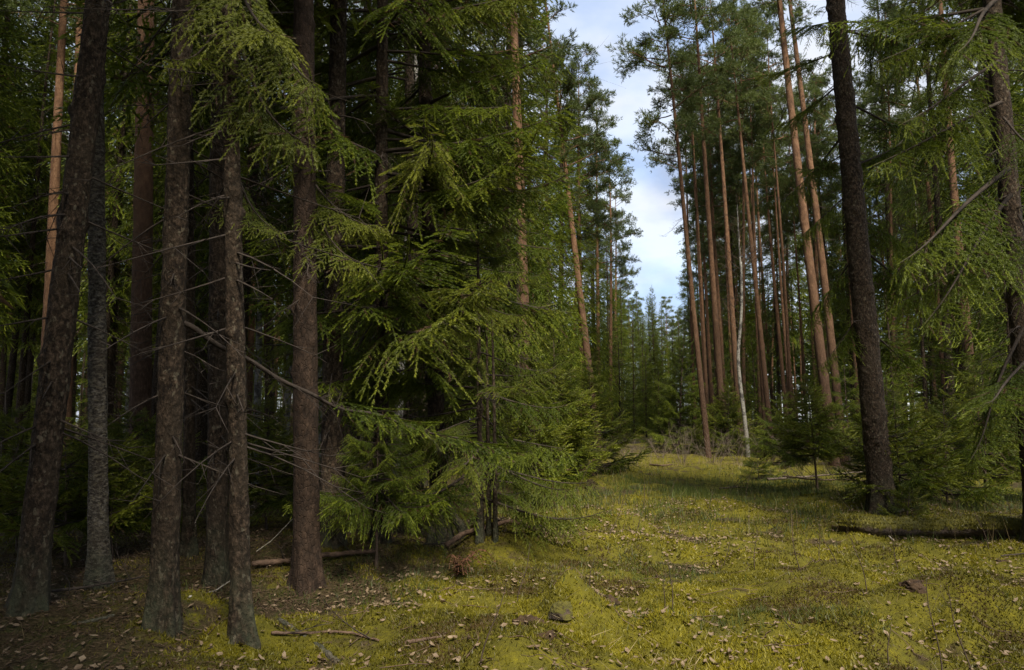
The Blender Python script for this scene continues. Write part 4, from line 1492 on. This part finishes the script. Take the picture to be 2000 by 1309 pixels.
def leafkeep(x, y):
    c_ = corr(x, y)
    return np.clip(0.22 + 1.3 * vnoise2(x / 1.1, y / 1.1, 51) + 0.6 * vnoise2(x / 0.3, y / 0.3, 52) + 2.2 * hollow(x, y), 0.03, 1) * np.where(c_ > -0.1, 1, 0.55)


gl = np.random.default_rng(61)
lx, ly = view_sampler(3.9, 13, leafkeep)(24000, gl)
size = gl.uniform(0.024, 0.062, len(lx))
show = size ** 1.0 / ly
order = np.argsort(-show)
lz = ground_z(lx, ly) + 0.022
proto_leaf = None
rest = MB()
for rank, i in enumerate(order):
    k = int(gl.integers(4))
    eu = (gl.normal() * 0.3, gl.normal() * 0.3, gl.uniform(0, 6.28))
    if rank < 280:
        if proto_leaf is None:
            proto_leaf = bpy.data.objects.new('fallen_leaf', LV[0][2])
            proto_leaf['label'] = 'dry pale brown fallen leaf lying on the moss and litter'
            proto_leaf['category'] = 'leaf'
            proto_leaf['group'] = 'fallen leaves on the forest floor'
        o = proto_leaf.copy()
        o.data = LV[k][2]
        COL.objects.link(o)
        o.location = (lx[i], ly[i], lz[i] - 0.008)
        o.rotation_euler = eu
        o.scale = (size[i],) * 3
    else:
        Rm = np.array(Matrix.Rotation(eu[2], 3, 'Z') @ Matrix.Rotation(eu[0], 3, 'X') @ Matrix.Rotation(eu[1], 3, 'Y'))
        rest.add(LV[k][0] * size[i] @ Rm.T + (lx[i], ly[i], lz[i] - 0.008), LV[k][1])
link('leaf_litter', rest.mesh('leaf_litter', [M['leaf']], True), kind='stuff')

# brown needles, bark bits and twigs on the shaded floor
mb = MB()
littkeep = lambda x, y: np.clip(0.85 - moss_and_shade(x, y) * 1.1, 0, 1) * (x < 3)
blades(190000, view_sampler(4, 12, littkeep), 0.045, 0.009, lambda x, y: 0.5 + 0 * x, 3.5, gm, mb, zoff=0.01)
link('needle_litter', mb.mesh('needle_litter', [M['litter_piece']]), kind='stuff')
mb = MB()
tx, ty = view_sampler(4, 14, lambda x, y: 0.5 + vnoise2(x, y, 57))(2600, gm)
for a, b_ in zip(tx, ty):
    e, ln1 = gm.uniform(0, 6.28), gm.uniform(0.05, 0.28)
    s = np.linspace(-0.5, 0.5, 4)
    px_ = a + math.cos(e) * ln1 * s + gm.normal(size=4) * 0.008
    py_ = b_ + math.sin(e) * ln1 * s + gm.normal(size=4) * 0.008
    mb.tube(np.stack([px_, py_, ground_z(px_, py_) + gm.uniform(0.004, 0.03)], 1), gm.uniform(0.0015, 0.004), 3)
link('twig_litter', mb.mesh('twig_litter', [M['deadwood']]), kind='stuff')


# ------------------------------------------------------------------ fallen wood, logs, shrubs, saplings
def stick(name, label, pix, r0, r1, material, cat='fallen branch', lift=0.03, twigs=0, seed=0, sides=8, moss_=False, group=None):
    pts = np.array([on_ground(*p[:2]) for p in pix])
    pts[:, 2] += lift + r0 * 0.6
    for i, p in enumerate(pix):
        if len(p) > 2:
            pts[i, 2] += p[2]
    n = 30
    s = np.linspace(0, 1, n)
    line = np.stack([np.interp(s, np.linspace(0, 1, len(pts)), pts[:, i]) for i in range(3)], 1)
    for _ in range(2):
        line[1:-1] = (line[:-2] + 2 * line[1:-1] + line[2:]) / 4
    g = np.random.default_rng(seed)
    line[1:-1] += g.normal(size=(n - 2, 3)) * r0 * (0.05 if moss_ else 0.12)
    o0 = line[0].copy()
    mb = MB()
    mb.tube(line - o0, (r0 + (r1 - r0) * s) * (1 + 0.12 * g.normal(size=n)), sides, 0.5, cap=True)
    o = thing(name, label, cat, o0, group)
    tw = MB()
    for _ in range(twigs):
        i = g.integers(3, n)
        d = norm(g.normal(size=3) * np.array((1, 1, 0.5)) + np.array((0, 0, 0.5)))
        tw_ = g.uniform(0.1, 0.5)
        twig_tree_into(tw, g, line[i] - o0, d, tw_, r1 * 0.6 + 0.002, 1, n=3)
    me = mb.mesh(name, [material], True)
    if moss_:
        me.update()
        vv = mb.v[0][:n * sides]
        up = np.concatenate([((vv.reshape(n, sides, 3)[..., 2] - (line - o0)[:, None, 2]) / r0).ravel(), [0, 0]])
        me.attributes['tint'].data.foreach_set('value', np.clip(0.6 + 0.55 * up, 0, 1).astype(np.float32))
        cov = MB()
        q = np.nonzero(up[:-2] > -0.15)[0]
        q = np.repeat(q, 45)
        pp = vv[q] + g.normal(size=(len(q), 3)) * np.array((0.06, 0.03, 0.0)) - (0, 0, 0.012)
        dd_ = np.stack([g.normal(size=len(q)) * 0.5, g.normal(size=len(q)) * 0.5, np.ones(len(q))], 1)
        F, S, U = frames(dd_, g.uniform(0, 6.28, len(q)))
        cov.stamp(*T_BLADE, pp, F, S, U, g.uniform(0.02, 0.045, len(q)), g.uniform(0.3, 0.7, len(q)), 0, wid=0.011)
        link('moss_cover', cov.mesh('moss_cover', [M['moss']]), o, kind='stuff')
    link('stem', me, o)
    if twigs:
        link('twig', tw.mesh('twig_spray', [M['twig']]), o, kind='stuff')
    return o


stick('fallen_log', 'long low log covered in moss lying across the right of the clearing', ((1648, 1042), (1700, 1046), (1800, 1050), (1900, 1048), (2010, 1050), (2090, 1052)), 0.115, 0.13, M['mossy'], 'log', 0.06, 0, 1, 14, True)
stick('fallen_log', 'thin dark fallen pole lying behind the red brown pine', ((492, 1116), (560, 1110), (640, 1098), (735, 1090)), 0.028, 0.02, M['deadwood'], 'log', 0.05, 2, 2)
stick('fallen_branch', 'short pale birch stick lying at the foot of the leaning leftmost trunk', ((142, 1222), (185, 1214), (222, 1204)), 0.016, 0.012, M['grey_birch'], lift=-0.004, seed=3)
stick('fallen_branch', 'dark bent stick lying across the moss below the slim flaky trunk', ((530, 1243), (590, 1243), (660, 1240), (690, 1243), (740, 1258)), 0.012, 0.007, M['deadwood'], lift=0.015, twigs=3, seed=4)
stick('fallen_branch', 'flaking whitish birch log end just below the dark bent stick', ((545, 1210), (575, 1230), (620, 1262), (660, 1295)), 0.019, 0.024, M['grey_birch'], lift=-0.012, seed=5)
stick('fallen_branch', 'dark stick half sunk in moss right of the dark bent stick', ((790, 1258), (830, 1252), (862, 1246)), 0.014, 0.01, M['deadwood'], lift=0.0, seed=6)
stick('fallen_branch', 'thin bare branch lying between the birch and the long bough trunk', ((100, 1172), (180, 1162), (280, 1142)), 0.012, 0.006, M['twig'], lift=0.06, twigs=4, seed=7)
stick('fallen_branch', 'pale thin twig leaning between the slim trunk and the red brown pine', ((500, 1082), (530, 1070, .05), (570, 1050, 0.18)), 0.005, 0.003, M['palewood'], lift=0.02, seed=8)
stick('fallen_branch', 'forked stick leaning on the mossy log', ((1745, 1058), (1720, 1045, .06), (1695, 1040, .18)), 0.012, 0.006, M['palewood'], lift=0.01, seed=9)
stick('fallen_branch', 'broken branch lying left of the lone young spruce', ((1405, 958), (1440, 955), (1480, 958)), 0.02, 0.012, M['deadwood'], lift=0.03, twigs=4, seed=10)
stick('fallen_branch', 'long pale fallen branch lying behind the lone young spruce', ((1500, 948), (1580, 942), (1690, 932)), 0.03, 0.015, M['grey_twig'], lift=0.12, twigs=14, seed=11)
stick('fallen_branch', 'second fallen branch crossing the pale one behind the lone young spruce', ((1530, 938), (1600, 946), (1680, 945)), 0.025, 0.012, M['deadwood'], lift=0.08, twigs=14, seed=12)
stick('fallen_branch', 'dark branch lying in the shade by the mossy footed spruce', ((870, 1075), (905, 1060, .05), (1000, 1048, .12), (1060, 1052)), 0.03, 0.02, M['deadwood'], lift=0.03, twigs=5, seed=13)
stick('fallen_branch', 'bare stick at the right margin among brown leaves', ((1955, 1092), (1995, 1088), (2040, 1086)), 0.01, 0.008, M['twig'], lift=0.03, seed=14)
stick('fallen_branch', 'grey stick on the litter left of the slim flaky trunk', ((370, 1172), (420, 1160), (452, 1138)), 0.007, 0.004, M['palewood'], lift=0.02, seed=15)
stick('fallen_branch', 'short stick lying far down the path', ((1270, 912), (1290, 914), (1312, 912)), 0.03, 0.02, M['deadwood'], lift=0.05, seed=16)


def lump(name, label, cat, px, py, r, h, material, seed, moss_=False, amp=0.55):
    p = on_ground(px, py)
    nr, na = 20, 36
    a = np.arange(na) * 2 * math.pi / na
    q = np.linspace(0, 1, nr)
    rad = np.sin(q * math.pi / 2) * r
    zz = np.cos(q * math.pi / 2) ** (0.8 if not moss_ else 0.45) * h
    V = np.stack([rad[:, None] * np.cos(a), rad[:, None] * np.sin(a), np.repeat(zz[:, None], na, 1)], -1)
    nz_ = vnoise3(V[..., 0] / r * 2 + 9 + seed, V[..., 1] / r * 2 + 9, V[..., 2] / r * 2 + 9, seed) + 0.5 * vnoise3(V[..., 0] / r * 6 + 9, V[..., 1] / r * 6 + 9, V[..., 2] / r * 6 + 9, seed)
    nz_ = nz_ + 0.5 * vnoise3(V[..., 0] / r * 14 + 9, V[..., 1] / r * 14 + 9, V[..., 2] / r * 14 + 9, seed)
    V = V * (1 + amp * nz_[..., None])
    V[..., 2] -= 0.02
    mb = MB()
    mb.add(V, grid_faces(nr, na, True)[:, ::-1])
    me = mb.mesh(name, [material], True)
    if moss_:
        nrm = np.array([v.normal.z for v in me.vertices])
        me.attributes['tint'].data.foreach_set('value', np.clip(0.52 + 0.4 * nrm, 0, 1).astype(np.float32))
    return thing(name, label, cat, p - (np.array((0, 0, 0)) if moss_ else np.array((0, 0, 0.025))), None, me)


st = lump('tree_stump', 'low rotten stump grown over with moss in the clearing', 'stump', 1097, 1200, 0.075, 0.10, M['mossy'], 14, True, 0.4)
lump('peat_clod', 'overturned brown clod with dead leaves left of the mossy stump', 'soil clod', 1030, 1215, 0.12, 0.08, M['peat'], 4)
lump('peat_clod', 'smaller dark clod below the mossy stump', 'soil clod', 1062, 1240, 0.09, 0.06, M['peat'], 5)
lump('peat_clod', 'dug up dark clod in the moss right of the mossy stump', 'soil clod', 1182, 1170, 0.10, 0.07, M['peat'], 6)
lump('peat_clod', 'dark hollow edged clod beside the moss mound at the right', 'soil clod', 1785, 1140, 0.12, 0.07, M['peat'], 7)
lump('peat_clod', 'flat brown clod at the right margin below the mossy log', 'soil clod', 1962, 1095, 0.12, 0.05, M['peat'], 8)

# rusty dead bracken left of the path
p = on_ground(893, 1128)
o = thing('bracken', 'rusty dead bracken patch in front of the mossy footed spruce', 'dead bracken', p)
g = np.random.default_rng(77)
for k in range(11):
    mb = MB()
    a = g.uniform(0, 6.28)
    s = np.linspace(0, 1, 8)
    Lf = g.uniform(0.22, 0.42)
    ln_ = np.stack([math.cos(a) * Lf * s, math.sin(a) * Lf * s * 0.8, 0.22 * np.sin(s * 2.6) * g.uniform(0.6, 1.1)], 1)
    mb.tube(ln_, 0.003, 3)
    for i in range(1, 8):
        for sd in (-1, 1):
            d = norm(np.array((-math.sin(a) * sd, math.cos(a) * sd, -0.5)) + g.normal(size=3) * 0.3)
            e = ln_[i] + d * 0.11 * (1.1 - s[i])
            w = norm(np.cross(d, (0, 0, 1))) * 0.014
            mb.add([ln_[i] - w, ln_[i] + w, e], [(0, 1, 2)])
    link('frond', mb.mesh('frond', [M['rust']]), o)

# grey leafless shrubs at the far end of the clearing
for k, (px, py, hpx, n, lab) in enumerate(((1335, 905, 60, 15, 'grey leafless shrub at the foot of the leaning slender pine'), (1392, 905, 65, 15, 'tangled grey twig shrub left of the crooked birch'),
                                           (1500, 905, 60, 13, 'bare shrub right of the crooked birch'), (1440, 900, 50, 10, 'low bare shrub in front of the crooked birch'), (1290, 895, 34, 12, 'small brown twiggy shrub in the middle of the far path'),
                                           (1150, 930, 75, 16, 'bare reddish shrub on the left where the path narrows'), (1230, 905, 45, 13, 'low brown shrub left of the far path'))):
    p = on_ground(px, py)
    sc = hpx / FPX * p[1]
    o = thing('bare_shrub', lab, 'shrub', p, 'leafless shrubs round the clearing')
    g = np.random.default_rng(700 + k)
    for q in range(n):
        mb = MB()
        a = g.uniform(0, 6.28)
        d = norm((math.cos(a) * 0.7, math.sin(a) * 0.7, g.uniform(0.6, 1.5)))
        twig_tree_into(mb, g, np.array((math.cos(a), math.sin(a), 0)) * 0.25 * sc * g.uniform(0, 1), d, sc * g.uniform(0.5, 1.0), 0.007, 2, 0.5, 0, 0.7, 0.1, 5)
        link('stem', mb.mesh('shrub_stem', [M['grey_twig'] if k != 5 else M['sapling']]), o)

# thin bare saplings standing in the moss: foot and tip in the photograph
SAP = [((1312, 1200), (1308, 1085)), ((1296, 1190), (1300, 1120)), ((1563, 1130), (1545, 1010)), ((1474, 1112), (1478, 1030)), ((1602, 1090), (1598, 1020)), ((1640, 1132), (1592, 1035)),
       ((1695, 1175), (1665, 1050)), ((1836, 1309), (1812, 1130)), ((1895, 1300), (1850, 1145)), ((1735, 1300), (1738, 1215)), ((940, 1330), (985, 1140)), ((1012, 1190), (1035, 1060)), ((1190, 1065), (1225, 960)),
       ((1255, 1000), (1262, 930)), ((1305, 985), (1325, 930)), ((1455, 985), (1470, 905)), ((1668, 1005), (1610, 930)), ((1415, 1100), (1425, 1058)), ((1885, 1040), (1850, 940)), ((1930, 1060), (1900, 985)),
       ((1240, 1060), (1262, 985)), ((1150, 1150), (1160, 1090)), ((1570, 980), (1520, 900)), ((1985, 1045), (1962, 965)), ((1385, 1010), (1392, 950)), ((728, 1100), (722, 990)), ((438, 1130), (442, 990)), ((215, 1135), (222, 960)), ((1120, 1010), (1150, 900)), ((1755, 1085), (1735, 1030))]
SAPLAB = ['fine upright sapling right of the dug up clod', 'shorter twin of the fine sapling beside the dug up clod', 'slender straight sapling in the middle of the moss', 'short dark sapling rising out of the bilberry edge',
          'small sapling just below the lone young spruce', 'sapling with a hooked foot between moss and mossy log', 'slanting sapling left of the moss mound at the right', 'tall rod like sapling rising from the bottom margin at the right',
          'slanting rod beside the tallest bottom margin sapling', 'short sapling in heather at the bottom margin', 'thin slanting stem at the bottom margin left of the mossy stump', 'whip thin sapling beyond the mossy stump',
          'slanting sapling by the moss mounds on the left of the path', 'upright twig in the middle of the path', 'twig leaning right on the path', 'bare sapling beside the knee high spruce', 'long sapling leaning away left of the thick scaly trunk',
          'tiny sapling in open moss', 'sapling at the back of the mossy log', 'leaning sapling near the right end of the mossy log', 'whip standing in bilberry left of the path', 'short whip standing in moss above the dug up clod',
          'forked whip between crooked birch and lone young spruce', 'dark whip at the right margin behind the log', 'low whip in the bilberry band', 'sapling at the end of the fallen pole', 'thin stem behind the slim flaky trunk', 'thin stem right of the grey birch trunk',
          'sapling at the edge of the left wall boughs', 'little sapling right below the mossy log']
for k, ((bp, tp), lab) in enumerate(zip(SAP, SAPLAB)):
    b_ = flat(*bp)
    b_[2] = float(ground_z(b_[0], b_[1]))
    e = at(*tp, b_[1])
    g = np.random.default_rng(800 + k)
    o = thing('sapling', lab, 'sapling', b_, 'bare saplings in the moss')
    s = np.linspace(0, 1, 9)
    v = e - b_
    Lh = np.linalg.norm(v)
    ln_ = v * s[:, None] + np.stack([0.03 * Lh * np.sin(s * 5 + k), 0 * s, 0 * s], 1)
    ln_[0, 2] -= 0.03
    mb = MB()
    r_ = 0.0035 + 0.002 * Lh
    mb.tube(ln_, r_ * (1 - 0.75 * s) + 0.0008, 5)
    link('stem', mb.mesh('sapling_stem', [M['sapling']], True), o)
    for q in range(int(g.integers(2, 6))):
        i = int(g.integers(3, 8))
        mb = MB()
        d = norm(norm(v) + g.normal(size=3) * 0.55)
        twig_tree_into(mb, g, ln_[i], d, Lh * g.uniform(0.12, 0.3), 0.0018, 1, n=2)
        link('twig', mb.mesh('sapling_twig', [M['sapling']]), o)

bpy.context.view_layer.update()
tot = sum(len(m_.polygons) for m_ in bpy.data.meshes)
